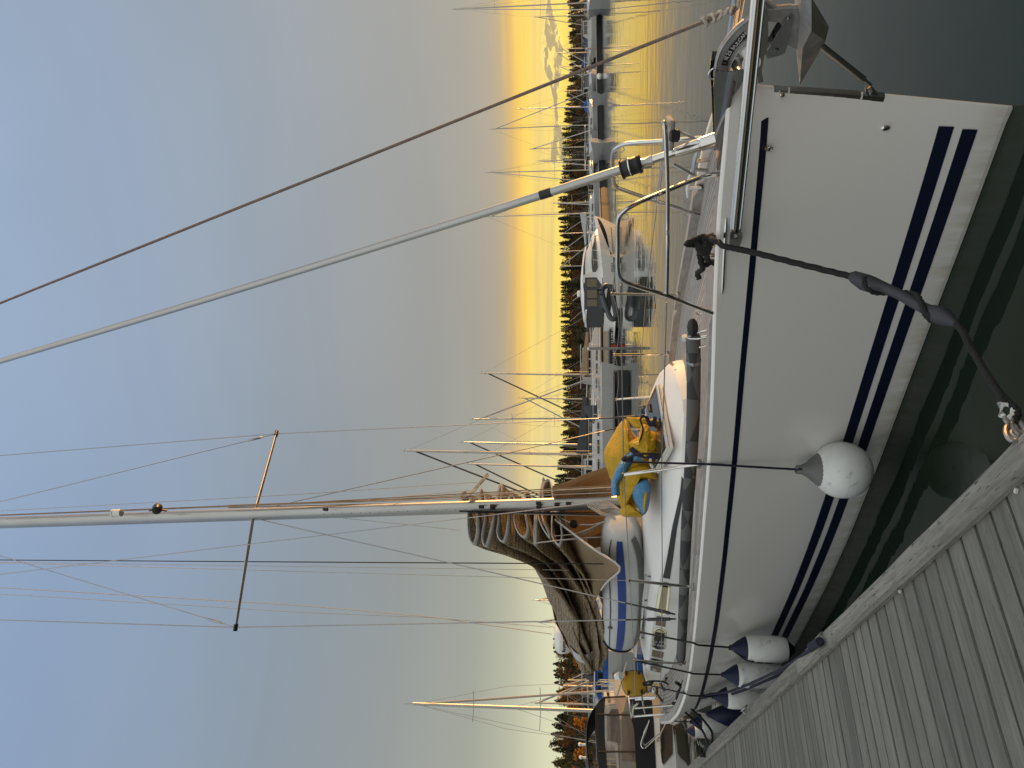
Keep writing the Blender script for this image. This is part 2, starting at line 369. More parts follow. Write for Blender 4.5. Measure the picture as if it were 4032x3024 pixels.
def teak():
    m = bpy.data.materials.new('teak_deck'); m.use_nodes = True; t = m.node_tree; t.nodes.clear(); T = NT(t)
    co = T.n('ShaderNodeTexCoord').outputs['Object']
    s = T.n('ShaderNodeAttribute', attribute_name='strip').outputs['Fac']
    fr = T.m('FRACT', T.m('DIVIDE', s, .048)); ln = T.m('MAXIMUM', T.m('LESS_THAN', fr, .1), T.m('GREATER_THAN', fr, .95))
    idn = T.m('FLOOR', T.m('DIVIDE', s, .048)); wn = T.n('ShaderNodeTexWhiteNoise', {1: idn}, noise_dimensions='1D').outputs[0]
    n = T.noise(T.n('ShaderNodeMapping', {'Vector': co, 'Scale': (4, 4, 4)}).outputs[0], 5.0, 6.0, .7)
    c = T.ramp(n, [(.25, (.25, .225, .20)), (.75, (.43, .395, .36))])
    c = T.mix(1.0, c, T.ramp(wn, [(0, .85), (1, 1.1)]), 'MULTIPLY')
    c = T.mix(ln, c, (.03, .028, .026, 1))
    p = T.n('ShaderNodeBsdfPrincipled', {'Base Color': c, 'Roughness': .75})
    T.n('ShaderNodeOutputMaterial', {0: p.outputs[0]}); return m
M['teak'] = teak()
M['teakw'] = mat('weathered_teak', (.32, .30, .275), .8, var=.3, vs=3, stretch=(1, 8, 8))

def sailmat():
    """tan laminate sail with a dark net of yarns"""
    m = bpy.data.materials.new('laminate_sail'); m.use_nodes = True; t = m.node_tree; t.nodes.clear(); T = NT(t)
    co = T.n('ShaderNodeTexCoord').outputs['Object']
    v = T.n('ShaderNodeTexVoronoi', {'Vector': T.n('ShaderNodeMapping', {'Vector': co, 'Scale': (17, 30, 30)}).outputs[0], 'Scale': 1.0, 'Randomness': .45}, feature='DISTANCE_TO_EDGE').outputs[0]
    l = T.n('ShaderNodeMapRange', {0: v, 1: .03, 2: .12}).outputs[0]
    n = T.noise(co, 7.0, 5.0)
    c = T.mix(l, (.10, .072, .04, 1), T.ramp(n, [(.3, (.36, .275, .165)), (.7, (.50, .39, .24))]))
    p = T.n('ShaderNodeBsdfPrincipled', {'Base Color': c, 'Roughness': .55}); tr = T.n('ShaderNodeBsdfTranslucent', {0: c})
    b = T.n('ShaderNodeBump', {'Strength': .35, 'Distance': .02, 'Height': T.noise(co, 9.0, 4.0)}); T.set(p, 'Normal', b.outputs[0])
    T.n('ShaderNodeOutputMaterial', {0: T.n('ShaderNodeMixShader', {0: .34, 1: p.outputs[0], 2: tr.outputs[0]}).outputs[0]}); return m
M['sail'] = sailmat()

def wood_dock(name, along, th=.64, a=(.108, .107, .092), b=(.185, .182, .158)):
    """silvered softwood; grain along the object's local x or y"""
    m = bpy.data.materials.new(name); m.use_nodes = True; t = m.node_tree; t.nodes.clear(); T = NT(t)
    co = T.n('ShaderNodeTexCoord').outputs['Object']; geo = T.n('ShaderNodeNewGeometry')
    rp = geo.outputs['Random Per Island']
    off = T.n('ShaderNodeCombineXYZ', {0: T.m('MULTIPLY', rp, 37.0), 1: T.m('MULTIPLY', rp, 91.0), 2: 0.0}).outputs[0]
    vv = T.n('ShaderNodeVectorMath', {0: co, 1: off}, operation='ADD').outputs[0]
    g1 = T.noise(T.n('ShaderNodeMapping', {'Vector': vv, 'Scale': (1.2, 16, 16) if along == 'x' else (16, 1.2, 16)}).outputs[0], 3.0, 8.0, .7, .15)
    g2 = T.noise(T.n('ShaderNodeMapping', {'Vector': vv, 'Scale': (.5, 3, 3) if along == 'x' else (3, .5, 3)}).outputs[0], 2.0, 5.0, .6)
    g3 = T.noise(T.n('ShaderNodeMapping', {'Vector': vv, 'Scale': (5, 30, 30) if along == 'x' else (30, 5, 30)}).outputs[0], 2.0, 4.0, .7)
    c = T.ramp(g1, [(.30, a), (.66, b)])
    c = T.mix(1.0, c, T.ramp(g2, [(.25, .7), (.5, 1.0), (.75, 1.12)]), 'MULTIPLY')
    c = T.mix(1.0, c, T.ramp(rp, [(0, .84), (1, 1.12)]), 'MULTIPLY')
    c = T.mix(T.n('ShaderNodeMapRange', {0: g3, 1: th, 2: th+.07}).outputs[0], c, (.055, .05, .045, 1))
    p = T.n('ShaderNodeBsdfPrincipled', {'Base Color': c, 'Roughness': .85})
    bp = T.n('ShaderNodeBump', {'Strength': .45, 'Distance': .006, 'Height': T.m('ADD', g1, T.m('MULTIPLY', g3, -.6))}); T.set(p, 'Normal', bp.outputs[0])
    T.n('ShaderNodeOutputMaterial', {0: p.outputs[0]}); return m
M['plank'] = wood_dock('silvered_plank', 'y')
M['coach'] = mat('matt_white_paint', (.72, .72, .70), .55, var=.04, vs=2, spec=.3)
M['kerb'] = wood_dock('silvered_kerb', 'x', a=(.115, .111, .095), b=(.26, .252, .222), th=.585)

def leafmat(name, cols):
    m = bpy.data.materials.new(name); m.use_nodes = True; t = m.node_tree; t.nodes.clear(); T = NT(t)
    geo = T.n('ShaderNodeNewGeometry'); co = T.n('ShaderNodeTexCoord').outputs['Object']
    oi = T.n('ShaderNodeObjectInfo').outputs['Random']
    n = T.noise(co, .7, 3.0, .6)
    f = T.m('ADD', T.m('MULTIPLY', geo.outputs['Random Per Island'], .55), T.m('MULTIPLY', n, .45))
    c = T.ramp(f, [(i/(len(cols)-1), k) for i, k in enumerate(cols)])
    c = T.mix(1.0, c, T.ramp(oi, [(0, .75), (1, 1.25)]), 'MULTIPLY')
    p = T.n('ShaderNodeBsdfPrincipled', {'Base Color': c, 'Roughness': .8, 'Specular IOR Level': .15}); tr = T.n('ShaderNodeBsdfTranslucent', {0: c})
    T.n('ShaderNodeOutputMaterial', {0: T.n('ShaderNodeMixShader', {0: .2, 1: p.outputs[0], 2: tr.outputs[0]}).outputs[0]}); return m
M['lf_dark'] = leafmat('spruce_needles', [(.012, .018, .007), (.03, .036, .014), (.05, .05, .02)])
M['lf_brn'] = leafmat('russet_leaves', [(.04, .025, .01), (.11, .055, .018), (.19, .085, .02)])
M['lf_org'] = leafmat('orange_leaves', [(.14, .055, .008), (.36, .14, .012), (.52, .22, .02)])
M['lf_grn'] = leafmat('yellow_green_leaves', [(.03, .035, .01), (.085, .08, .02), (.15, .12, .025)])
M['earth'] = mat('woodland_floor', (.035, .03, .018), .95, var=.4, vs=.3)
# ================================================================== SETTING: water, dock
def build_water():
    m = bpy.data.materials.new('harbour_water'); m.use_nodes = True; t = m.node_tree; t.nodes.clear(); T = NT(t)
    co = T.n('ShaderNodeTexCoord').outputs['Object']
    a = T.noise(T.n('ShaderNodeMapping', {'Vector': co, 'Scale': (.5, .9, 1), 'Rotation': (0, 0, .3)}).outputs[0], 2.0, 3.0, .5, .4)
    b = T.noise(T.n('ShaderNodeMapping', {'Vector': co, 'Scale': (1, 1.6, 1), 'Rotation': (0, 0, -.4)}).outputs[0], .35, 3.0, .5, .2)
    h = T.m('ADD', T.m('MULTIPLY', a, .35), b)
    p = T.n('ShaderNodeBsdfPrincipled', {'Base Color': (.012, .020, .013, 1), 'Roughness': .015, 'IOR': 1.333, 'Specular IOR Level': .5})
    bp = T.n('ShaderNodeBump', {'Strength': .10, 'Distance': .12, 'Height': h}); T.set(p, 'Normal', bp.outputs[0])
    T.n('ShaderNodeOutputMaterial', {0: p.outputs[0]})
    o = MB().add([(-900, -300, 0), (900, -300, 0), (900, 900, 0), (-900, 900, 0)], [(0, 1, 2, 3)], False).build('water', m)
    tag(o, 'calm dark harbour water mirroring the sunset', None, None, 'structure')
build_water()

DOCK_Y, DZ, KZ = 1.947, .553, .60
def build_dock():
    dk = thing('floating_dock', 'grey weathered plank dock with a raised edge beam beside the white sailing yacht', 'dock', (3, DOCK_Y, 0), BM)
    mb = MB(); x = -6.0; k = 0; pitch = .1375
    while x < 26:
        w = pitch-.020-rnd.random()*.003; z = DZ+rnd.uniform(-.002, .002)
        y0, y1 = DOCK_Y+.05, DOCK_Y+3.6
        cuts = [y0, y1] if rnd.random() < .7 else [y0, rnd.uniform(y0+.8, y1-.6), y1]
        for a, b in zip(cuts[:-1], cuts[1:]):
            mb.box((x, (a+b)/2, z-.017), (w, b-a-.003, .034), bev=.003)
        x += pitch; k += 1
    mb.build('decking', M['plank'], dk)
    # edge beam in lengths with scarfed joints
    xs = [-6.0, 3.35, 6.35, 9.4, 13.2, 17, 26]
    for a, b in zip(xs[:-1], xs[1:]):
        q = MB(); n = max(4, int((b-a)/.25)); G = []
        for i in range(n+1):
            x_ = a+.004+(b-a-.008)*i/n; e = lambda s_: rnd.uniform(-s_, s_)
            o = DOCK_Y; i_ = DOCK_Y+.128
            G.append([(x_, o+e(.002), KZ-.14), (x_, o+e(.004), KZ-.022), (x_, o+.018+e(.005), KZ+e(.002)), (x_, i_-.016+e(.003), KZ+e(.001)), (x_, i_+e(.002), KZ-.018), (x_, i_+e(.001), DZ+.002)])
        q.grid(G, closed_v=True, cap=True, smooth=False); q.build('edge_beam', M['kerb'], dk)
    f = MB(); f.box((10, DOCK_Y+.06, .36), (32, .07, .19)); f.box((10, DOCK_Y+1.9, .22), (32, 3.2, .30)); f.build('frame', M['antif'], dk)
    def ring(p, r_=.055, tilt=.5):
        q = MB(); c = V3(*p)
        q.tube([c+V3(.02, 0, 0)+V3(0, .02*math.cos(a), .035*math.sin(a)) for a in np.linspace(0, math.pi, 7)], .006, 6)
        q.tube([c+V3(.02+r_*math.cos(a), -.03+r_*math.sin(a)*.5, .02+r_*math.sin(a)*tilt) for a in np.linspace(0, 2*math.pi, 16)[:-1]], .007, 6, closed=True)
        return q.build('mooring_ring', M['galv'], dk)
    P1 = bz(cS(1140, 650), KZ); P2 = bz(c8(1765, 620), KZ); ring(P1); ring(P2)
    return dk
dock = build_dock()
# a chip of litter left on the planks
for px in [(3547, 2328), (4005, 1932)]:
    P = bz(px, DZ+.004); q = MB(); q.box((P[0], P[1], DZ+.008), (.02, .012, .01), Matrix.Rotation(.6, 3, 'Z'))
    o = q.build('paper_scrap', M['hoodw'], None, BM)
    tag(o, 'tiny white scrap lying beside the edge beam, mid dock' if px[0] < 3800 else 'tiny white scrap wedged between planks near the chain', 'litter', 'white scraps on the dock')

# ================================================================== THE SAILING YACHT
def bdf(s): return I(s, [0, .03, .1, .22, .72, 1.22, 2.22, 3.22, 4.22, 5.22, 6.22, 7.22, 8.22, 9.22, 9.9], [0, .05, .11, .2, .43, .64, 1.02, 1.32, 1.54, 1.68, 1.75, 1.75, 1.68, 1.53, 1.42])
def bwf(s): return I(s, [0, .66, 1.44, 2.45, 3.33, 4.1, 5.41, 6.5, 7.5, 8.5, 9.6], [0, .2, .42, .72, .95, 1.11, 1.31, 1.38, 1.35, 1.22, 1.05])
def smooth(fn, w=.28):
    ks = np.linspace(-1, 1, 9); ww = 1-ks**2*.8; ww /= ww.sum()
    return lambda s: float(sum(ww[i]*fn(abs(s+ks[i]*min(w, max(.02, s*.8)))) for i in range(9)))
bdS, bwS = smooth(bdf), smooth(bwf)
def xst(z): return float(I(z, [-.4, 0, .67, .9, 1.22, 1.45], [.25, 0, -.10, -.13, -.165, -.2]))
def zs_raw(x): return I(x, [-.22, .14, .41, .82, 1.36, 1.94, 2.7, 3.8, 4.8, 5.6, 6.5, 7.5, 9.6], [1.44, 1.455, 1.445, 1.42, 1.37, 1.33, 1.29, 1.22, 1.15, 1.10, 1.06, 1.035, 1.02])
def zs(x): return float(np.mean([zs_raw(x+d) for d in (-.3, -.15, 0, .15, .3)]))
XT = 9.6
def hb(x, z):
    s = max(0., x-xst(z)); k = min(1., max(0., z/zs(x)))**1.25
    b = bwS(s)+(bdS(s)-bwS(s))*k
    if z < 0: b = bwS(s)*max(0., 1-(-z/.45)**2)**.5
    return b
def bd(x): return hb(x, zs(x))
yacht = thing('sailing_yacht', 'white sailing yacht with two navy waterline stripes moored bow-on beside the grey plank dock', 'sailboat', (4.7, 0, 0), BM)
def part(mb, name, m, parent=None, label=None, **k):
    o = mb.build(name, m, parent or yacht, **k)
    if label: o['label'] = label
    return o
def build_hull():
    mb = MB(); us = np.concatenate([np.linspace(0, .12, 14)**1, np.linspace(.14, 1, 44)])
    zt = np.concatenate([np.linspace(-.4, 0, 5), np.linspace(.04, 1, 22)])
    for sgn in (1, -1):
        G = []
        for u in us:
            row = []
            for t_ in zt:
                x = None; z = t_
                z = t_ if t_ < 0 else t_*1.2
                xs_ = xst(z); x = xs_+u*(XT-.25*max(0, z)-xs_)
                z = t_ if t_ <= 0 else t_*zs(x); xs_ = xst(z); x = xs_+u*(XT-.22*max(0, z)*(1 if z > 0 else 0)-xs_)
                b = hb(x, z); row.append((x, sgn*max(b, .012 if u == 0 else b), z))
            G.append(row)
        mb.grid(G, flip=sgn < 0)
        if sgn > 0: TR = G[-1]
        else: TL = G[-1]
    mb.grid([TR, TL], smooth=False)
    BW = [(0.012,)]; mb.grid([[(xst(z), .012, z) for z in np.linspace(0, zs(-.2), 12)], [(xst(z)-.006, 0, z) for z in np.linspace(0, zs(-.2), 12)], [(xst(z), -.012, z) for z in np.linspace(0, zs(-.2), 12)]])
    # rounded gunwale
    xs = np.concatenate([np.linspace(-.19, .2, 9), np.linspace(.3, XT-.24, 42)])
    for sgn in (1, -1):
        G = []
        for x in xs:
            b, z = bd(x), zs(x)
            w = min(.045, b*.9)
            G.append([(x, sgn*(b+.000), z-.002), (x, sgn*(b-.004), z+.011), (x, sgn*(b-.35*w), z+.018), (x, sgn*(b-w), z+.014), (x, sgn*(b-w-.01*(b > .1)), z-.085)])
        mb.grid(G, flip=sgn < 0)
    mb.build('hull', M['hull'], yacht, angle=50)
    def strip(name, x0, x1, za, zb, m, ahead=0.0, rake=.012):
        for sgn in (1, -1):
            q = MB(); G = []
            for i in range(60):
                x = x0+(x1-x0)*(i/59)**1.3; G.append([])
                for k in range(4):
                    z = za(x)+(zb(x)-za(x))*k/3; xx = x+rake*k/3
                    G[-1].append((xx, sgn*(hb(xx, z)+.0035), z))
            q.grid(G, flip=sgn < 0); part(q, name, m)
    strip('waterline_stripe', .072, 9.0, lambda x: .268, lambda x: .350, M['navy'], rake=-.01)
    strip('waterline_stripe', .098, 9.0, lambda x: .140, lambda x: .221, M['navy'], rake=-.01)
    strip('cove_stripe', -.065, 9.1, lambda x: float(I(x, [-.1, .4, 1.3, 2.8, 4.4, 7.2, 9.2], [1.245, 1.224, 1.18, 1.084, .974, .80, .74])), lambda x: float(I(x, [-.1, .4, 1.3, 2.8, 4.4, 7.2, 9.2], [1.281, 1.26, 1.216, 1.122, 1.014, .84, .78])), M['navy'])
build_hull()
def build_deck():
    xs = np.concatenate([np.linspace(-.12, .6, 10), np.linspace(.8, XT-.3, 50)]); n = 14
    mb = MB(); G = []; att = []
    for x in xs:
        w = max(.01, bd(x)-.05); z = zs(x)-.032; row = []
        for j in range(2*n+1):
            k = (j-n)/n; y = k*w; row.append((x, y, z+.03*(1-k*k)*min(1, w))); att.append(w-abs(y))
        G.append(row)
    mb.grid(G); mb.att = att; part(mb, 'teak_deck', M['teak'])
    for sgn in (1, -1):
        for a, b in ((.93, 3.05), (3.056, 6.0), (6.006, XT-.3)):
            q = MB(); G = []
            for x in np.linspace(a, b, 26):
                o = bd(x)-.038; z = zs(x); t_ = .004 if x > a+.08 else -.02
                G.append([(x, sgn*o, z+.004), (x, sgn*o, z+.03+t_), (x, sgn*(o-.075), z+.03+t_), (x, sgn*(o-.075), z-.036)])
            q.grid(G, closed_v=True, cap=True, smooth=False, flip=sgn < 0); part(q, 'toe_rail', M['teakw'])
    q = MB(); q.tube([(x, hb(x, zs(x)-.03)+.006, zs(x)-.030) for x in np.linspace(.38, .80, 12)], [.004]+[.011]*10+[.004], 8); part(q, 'rub_strip', M['steel'])
    q = MB(); q.tube([(x, -hb(x, zs(x)-.03)-.006, zs(x)-.030) for x in np.linspace(.38, .80, 12)], [.004]+[.011]*10+[.004], 8); part(q, 'rub_strip', M['steel'])
build_deck()
def wc(x): return float(I(x, [2.92, 2.97, 3.05, 3.2, 3.57, 4, 4.45, 5.3, 6, 7, 7.8, 8.2], [.10, .36, .56, .72, .88, .97, 1.04, 1.075, 1.09, 1.075, 1.055, 1.03]))
def zt(x): return float(I(x, [2.92, 2.97, 3.05, 3.57, 4.0, 4.45, 5.3, 5.9, 6.7, 7.4, 8.2], [1.31, 1.335, 1.365, 1.43, 1.465, 1.48, 1.46, 1.435, 1.40, 1.36, 1.31]))
def build_cabin():
    mb = MB(); G = []
    for x in np.concatenate([[2.92, 2.94, 2.97, 3.0, 3.05, 3.12], np.linspace(3.2, 8.2, 44)]):
        w, t_, d_ = wc(x), zt(x), zs(x)-.06; row = []; cw = float(I(x, [2.92, 3.1, 4.2], [.2, .6, 1.0]))
        pr = [(1.05, d_), (1.0, d_+.02), (.985, d_+(t_-d_)*.55), (.96, t_-.03), (.93, t_-.006), (.86, t_+.018), (.6, t_+.06*cw), (.3, t_+.085*cw), (0, t_+.092*cw)]
        row = [(x, -w*a, z) for a, z in pr]+[(x, w*a, z) for a, z in pr[::-1][1:]]
        G.append(row)
    mb.grid(G, flip=True); f = MB(); mb.add(G[0], [tuple(range(len(G[0])))], False); mb.add(G[-1], [tuple(range(len(G[-1])))[::-1]], False)
    part(mb, 'coachroof', M['coach'], angle=40)
    def side(x, z): w = wc(x); return w*float(I(z, [zs(x)-.04, zs(x)-.06+(zt(x)-zs(x)+.06)*.55, zt(x)-.03, zt(x)], [1.0, .985, .96, .93]))
    def patch(name, x0, x1, a, b, m, off=.004, parent=None, slant=.0, rnd_=False, n=16, label=None):
        q = MB(); G = []
        for i in range(n+1):
            x = x0+(x1-x0)*i/n; z0, z1 = float(I(x, *a)), float(I(x, *b))
            if rnd_:
                e = min(i, n-i)/n; k = 1-.75*max(0, 1-e/.1)**2; zm = (z0+z1)/2; z0, z1 = zm+(z0-zm)*k, zm+(z1-zm)*k
            G.append([(x-slant*(k_/3-.5), side(x, z0+(z1-z0)*k_/3)+off, z0+(z1-z0)*k_/3) for k_ in range(4)])
        q.grid(G); 
        Gm = [[(p[0], -p[1], p[2]) for p in r_] for r_ in G]
        o = part(q, name, m, parent, label)
        q2 = MB(); q2.grid(Gm, flip=True); part(q2, name, m, parent)
        return o
    bxs = [3.01, 3.57, 4.44, 5.3, 5.85, 6.7, 7.4, 7.85, 8.3]
    lo = (bxs, [1.335, 1.375, 1.362, 1.312, 1.27, 1.20, 1.165, 1.14, 1.11]); hi = (bxs, [1.355, 1.415, 1.428, 1.405, 1.38, 1.343, 1.30, 1.275, 1.245])
    sh = lambda a, d: (a[0], [v+d for v in a[1]])
    patch('side_band', 3.03, 4.38, lo, hi, M['band'])
    patch('side_band', 5.46, 5.78, lo, hi, M['bandb'])
    patch('side_band', 6.88, 7.24, lo, hi, M['bandb'])
    patch('name_band', 7.80, 8.16, sh(lo, -.01), hi, M['bandb'])
    for a, b in ((4.46, 5.38), (5.85, 6.80), (7.30, 7.74)):
        f = patch('window', a, b, sh(lo, -.012), sh(hi, .016), M['steel'], .006, rnd_=True)
        patch('pane', a+.05, b-.05, sh(lo, .008), sh(hi, -.006), M['winc'], .011, f, rnd_=True)
    x = 7.94; text('name_lettering', 'Dehli', M['letter'], yacht, basis((x, side(x, 1.21)+.008, 1.22), (-1, 0, .08), (0, -.05, 1)) if False else basis((x, side(x, 1.21)+.008, 1.215), (-1, 0.02, .05), (0, -.05, 1)), .085, shear=.3) if False else None
    # grab rail
    for sgn in (1, -1):
        q = MB(); pts = [(x, sgn*(wc(x)*.80), zt(x)+.075) for x in np.linspace(4.75, 7.1, 12)]
        q.tube(pts, .014, 8)
        for x in (4.78, 5.5, 6.25, 7.05): q.tube([(x, sgn*wc(x)*.80, zt(x)+.02), (x, sgn*wc(x)*.80, zt(x)+.075)], .013, 8)
        part(q, 'grab_rail', M['steel'])
    # cockpit coaming
    for sgn in (1, -1):
        q = MB(); G = []
        for x in np.linspace(8.1, 9.25, 12):
            k = (x-8.1)/1.15; G.append([(x, sgn*(.98-.03*k), zs(x)-.05), (x, sgn*(.95-.03*k), 1.33-.1*k), (x, sgn*(.90-.03*k), 1.36-.1*k), (x, sgn*(.72-.03*k), 1.35-.1*k), (x, sgn*(.68-.03*k), zs(x)-.05)])
        q.grid(G, flip=sgn > 0, cap=False); q.add(G[-1], [(0, 1, 2, 3, 4)], False); part(q, 'cockpit_coaming', M['gel2'])
    # foredeck hatch in a steel frame on the roof front
    A = bz(c4_(792, 55), 1.495); Cn = bz(c4_(908, 730), 1.475); D_ = bz(c4_(772, 985), 1.55); w_ = D_-Cn
    h = MB(); h.tube([A, Cn, D_, A+w_], .014, 8, closed=True); h.tube([p-V3(0, 0, .03) for p in (A, Cn, D_, A+w_)], .020, 8, closed=True); hh_ = part(h, 'hatch', M['steel'])
    lid = MB(); e_ = (Cn-A)*.04; f_ = w_*.06; lid.prism([A+e_+f_, Cn-e_+f_, D_-e_-f_, A+w_+e_-f_], V3(0, 0, .02)); lo_ = part(lid, 'pane', M['winc'], hh_)
    q = MB(); P1 = bpl(c4_(728, 255), A, np.cross(Cn-A, w_)); P2 = bpl(c4_(738, 335), A, np.cross(Cn-A, w_)); q.tube([P1+V3(0, 0, .02), P2+V3(0, 0, .02)], .011, 6); part(q, 'handle', M['black'], hh_)
build_cabin()
def tubepart(name, pts, r, m='steel', n=10, parent=None, sp=0, **k):
    q = MB(); q.tube(spline(pts, sp) if sp else pts, r, n, **k); return part(q, name, M[m], parent)
def build_bow():
    # bowsprit: two stainless tubes along the bow, joined ahead of the anchor
    A = by((2890, 915), .445); B = by((2980, 2), .205)
    d = B-A; F = A+d*1.42
    mir = lambda p: V3(p[0], -p[1], p[2])
    q = MB()
    for f_ in (lambda p: p, mir):
        a, b = f_(A), f_(F)
        q.tube([a, b], .021, 12, sx=1.25, sy=.85)
        q.tube([a+V3(0, 0, -.03), b+V3(0, 0, -.03)], .007, 8)
    q.tube([F, V3(F[0]-.05, 0, F[2]+.01), mir(F)], .021, 10); bs = part(q, 'bowsprit', M['steel'])
    q = MB()
    for s_ in (1, -1):
        bx_ = V3(A[0]+.035, s_*(A[1]-.0), A[2]-.01)
        q.prism([bx_+V3(-.06, s_*.012, .035), bx_+V3(.06, s_*.02, .02), bx_+V3(.075, s_*.02, -.028), bx_+V3(-.03, s_*.012, -.035)], (0, .03, 0))
        q.lathe(bx_+V3(-.03, s_*.03, -.0), [(.012, -.03), (.012, .012)], 8, (0, 1, 0))
    part(q, 'bracket', M['steeld'], bs)
    # cheek plates of the bow roller, running aft on deck
    pl = [c2(283, 690), c2(560, 690), c2(572, 740), c2(528, 830), c2(452, 935), c2(440, 1000), c2(425, 1045), c2(372, 1640), c2(300, 1645), c2(276, 1000), c2(266, 850)]
    for yy in (.085, -.085):
        q = MB(); q.prism([by(p, .085)*V3(1, 0, 1)+V3(0, yy, 0) for p in pl], (0, .008, 0)); cp = part(q, 'roller_plate', M['mirror'])
    q = MB(); P = by(c2(620, 545), .04); q.lathe(P, [(.012, -.06), (.045, -.06), (.03, -.02), (.03, .02), (.045, .06), (.012, .06)], 18, (0, 1, 0)); part(q, 'bow_roller', M['gel2'])
    P = by(c2(515, 670), .04); q = MB(); q.lathe(P, [(.01, -.05), (.035, -.05), (.025, -.0), (.035, .05), (.01, .05)], 16, (0, 1, 0)); part(q, 'bow_roller', M['steeld'])
    # lower guard plates of the roller under the tubes
    q = MB()
    for yy in (.07, -.07):
        q.prism([by(p, .07)*V3(1, 0, 1)+V3(0, yy, 0) for p in [c2(790, 85), c2(800, 300), c2(780, 520), c2(760, 540), c2(735, 680), c2(752, 790), c2(700, 800), c2(688, 640), c2(720, 80)]], (0, .006, 0))
    part(q, 'roller_bracket', M['steeld'])
    # bobstay and stem fittings
    e0 = by((3452, 352), 0); e1 = by(c2(1310, 440), 0); dd = (e1-e0); e2 = e0+dd*2.1
    q = MB(); q.tube([e0+dd*.10, e0+dd*.22, e0+dd*.24, e2], [.007, .008, .0155, .0155], 10); bo = part(q, 'bobstay', M['steeld'])
    q = MB(); q.prism([by(p, 0) for p in [c2(1735, 845), c2(1790, 835), c2(1880, 925), c2(1745, 920)]], (0, .03, 0)); q.lathe(by(c2(1795, 895), .02), [(.012, -.03), (.012, .012), (.006, .014)], 8, (0, 1, 0)); part(q, 'toggle', M['steeld'], bo)
    def stempl(za, zb, name, w=.02):
        q = MB(); G = []
        for z in np.linspace(za, zb, 6): G.append([(xst(z)+.045, w+.008, z), (xst(z)-.0, w, z), (xst(z)-.013, 0, z), (xst(z)-.0, -w, z), (xst(z)+.045, -w-.008, z)])
        q.grid(G)
        return part(q, name, M['steeld'])
    stempl(1.225, 1.155, 'stem_plate'); stempl(1.145, .785, 'stem_plate'); stempl(.775, .665, 'stem_plate')
    q = MB(); P = (xst(1.19)+.012, .03, 1.19); q.lathe(P, [(.007, -.01), (.006, .02), (.012, .022), (.012, .034), (.004, .036)], 10, (-.4, 1, 0)); part(q, 'stem_bolt', M['steel'])
    P = V3(.046, hb(.046, .628), .628); q = MB(); q.sphere(P+V3(0, 0, 0), .022, 8, 12, sc=(.75, .55, 1.2)); part(q, 'vent_cowl', M['steel'])
    P = V3(.064, hb(.064, 1.235), 1.235); q = MB(); q.lathe(P, [(.012, -.01), (.011, .012), (.016, .016), (.016, .022), (.004, .024)], 10, (-.25, 1, 0)); q.tube([P+V3(.0, .02, 0)+V3(.012*math.cos(a), .0, -.012+.014*math.sin(a)) for a in np.linspace(0, 2*math.pi, 10)[:-1]], .004, 6, closed=True); part(q, 'eye_bolt', M['steel'])
    # pulpit
    sd = [by(c1(2105, 1262), .20), by(c1(1960, 1285), .24), by(c1(1700, 1385), .32), by(c1(1480, 1480), .40), by(c3(1385, 70), .44), by(c3(1352, 130), .46), by(c3(1350, 300), .50), by(c3(1350, 470), .55), by(c3(1372, 545), .57), by(c3(1450, 590), .58), by(c3(1700, 670), .60), by(c3(2040, 800), .64)]
    pp = [by(c1(1962, 1000), -.16), by(c1(1700, 1022), -.20), by(c1(1450, 1038), -.25), by(c1(1365, 1058), -.27), by(c1(1322, 1095), -.30), by(c1(1312, 1150), -.33), by(c1(1315, 1290), -.42), by(c1(1330, 1345), -.46), by(c1(1380, 1375), -.48), by(c1(1600, 1450), -.52), by(c1(1950, 1565), -.57)]
    tubepart('pulpit', sd, .0125, sp=5); tubepart('pulpit', pp, .0125, sp=5)
    mid = [by(c3(1705, 685), .60), by(c3(1712, 300), .50), by(c1(1712, 1640), .43), by(c1(1712, 1400), .37), by(c1(1705, 1150), .30), by(c1(1695, 930), .235), by(c1(1685, 885), .18), by(c1(1684, 900), .10), by(c1(1690, 960), -.12), by(c1(1680, 1100), -.28), by(c1(1664, 1250), -.40), by(c1(1640, 1440), -.52), by(c1(1635, 1480), -.55)]
    tubepart('pulpit_rail', mid, .0115, sp=5)
    tubepart('pulpit_rail', [by(c1(1755, 1190), .18), by(c1(1925, 1285), .22)], .009)
    tubepart('pulpit_rail', [by(c1(1765, 940), -.02), by(c1(1900, 1000), -.14)], .009)
    q = MB(); a, b = by(c1(1735, 925), .13), by(c1(1735, 1140), .20); cc = (a+b)/2
    rot = Matrix.Rotation(math.atan2((b-a)[1], (b-a)[0]), 3, 'Z'); L_ = np.linalg.norm(b-a)
    q.box(cc+V3(0, -.08, .0), (L_, .2, .03), rot, bev=.008); st = part(q, 'pulpit_step', M['teakw'])
    q = MB(); a = by(c1(1762, 985), .17); q.box(a, (.06, .05, .055), rot, bev=.01); part(q, 'bow_light', M['black'], st)
    for p, y in ((c1(1372, 1085), -.28), (c3(1398, 100), .44), (c1(1850, 1545), -.55), (c3(1945, 790), .62)):
        P = by(p, y); q = MB(); q.tube([P+V3(.022*math.cos(a), 0, .022*math.sin(a)) for a in np.linspace(0, 2*math.pi, 12)[:-1]], .003, 6, closed=True); part(q, 'pulpit_eye', M['steel'])
    # forestay with furling gear
    B0, T0 = by((2806, 534), 0), by((0, 1422), 0); d = T0-B0; u = d/np.linalg.norm(d)
    mid_ = by((1700, 904), 0); cv = lambda s: B0+d*s
    # pull the stay through the measured point, a slight sag
    sm = np.dot(mid_-B0, u)/np.linalg.norm(d); off = (mid_-cv(sm))
    fs = lambda s: cv(s)+off*max(0., 1-((s-sm)/max(sm, 1-sm)*1.0)**2)*1.0
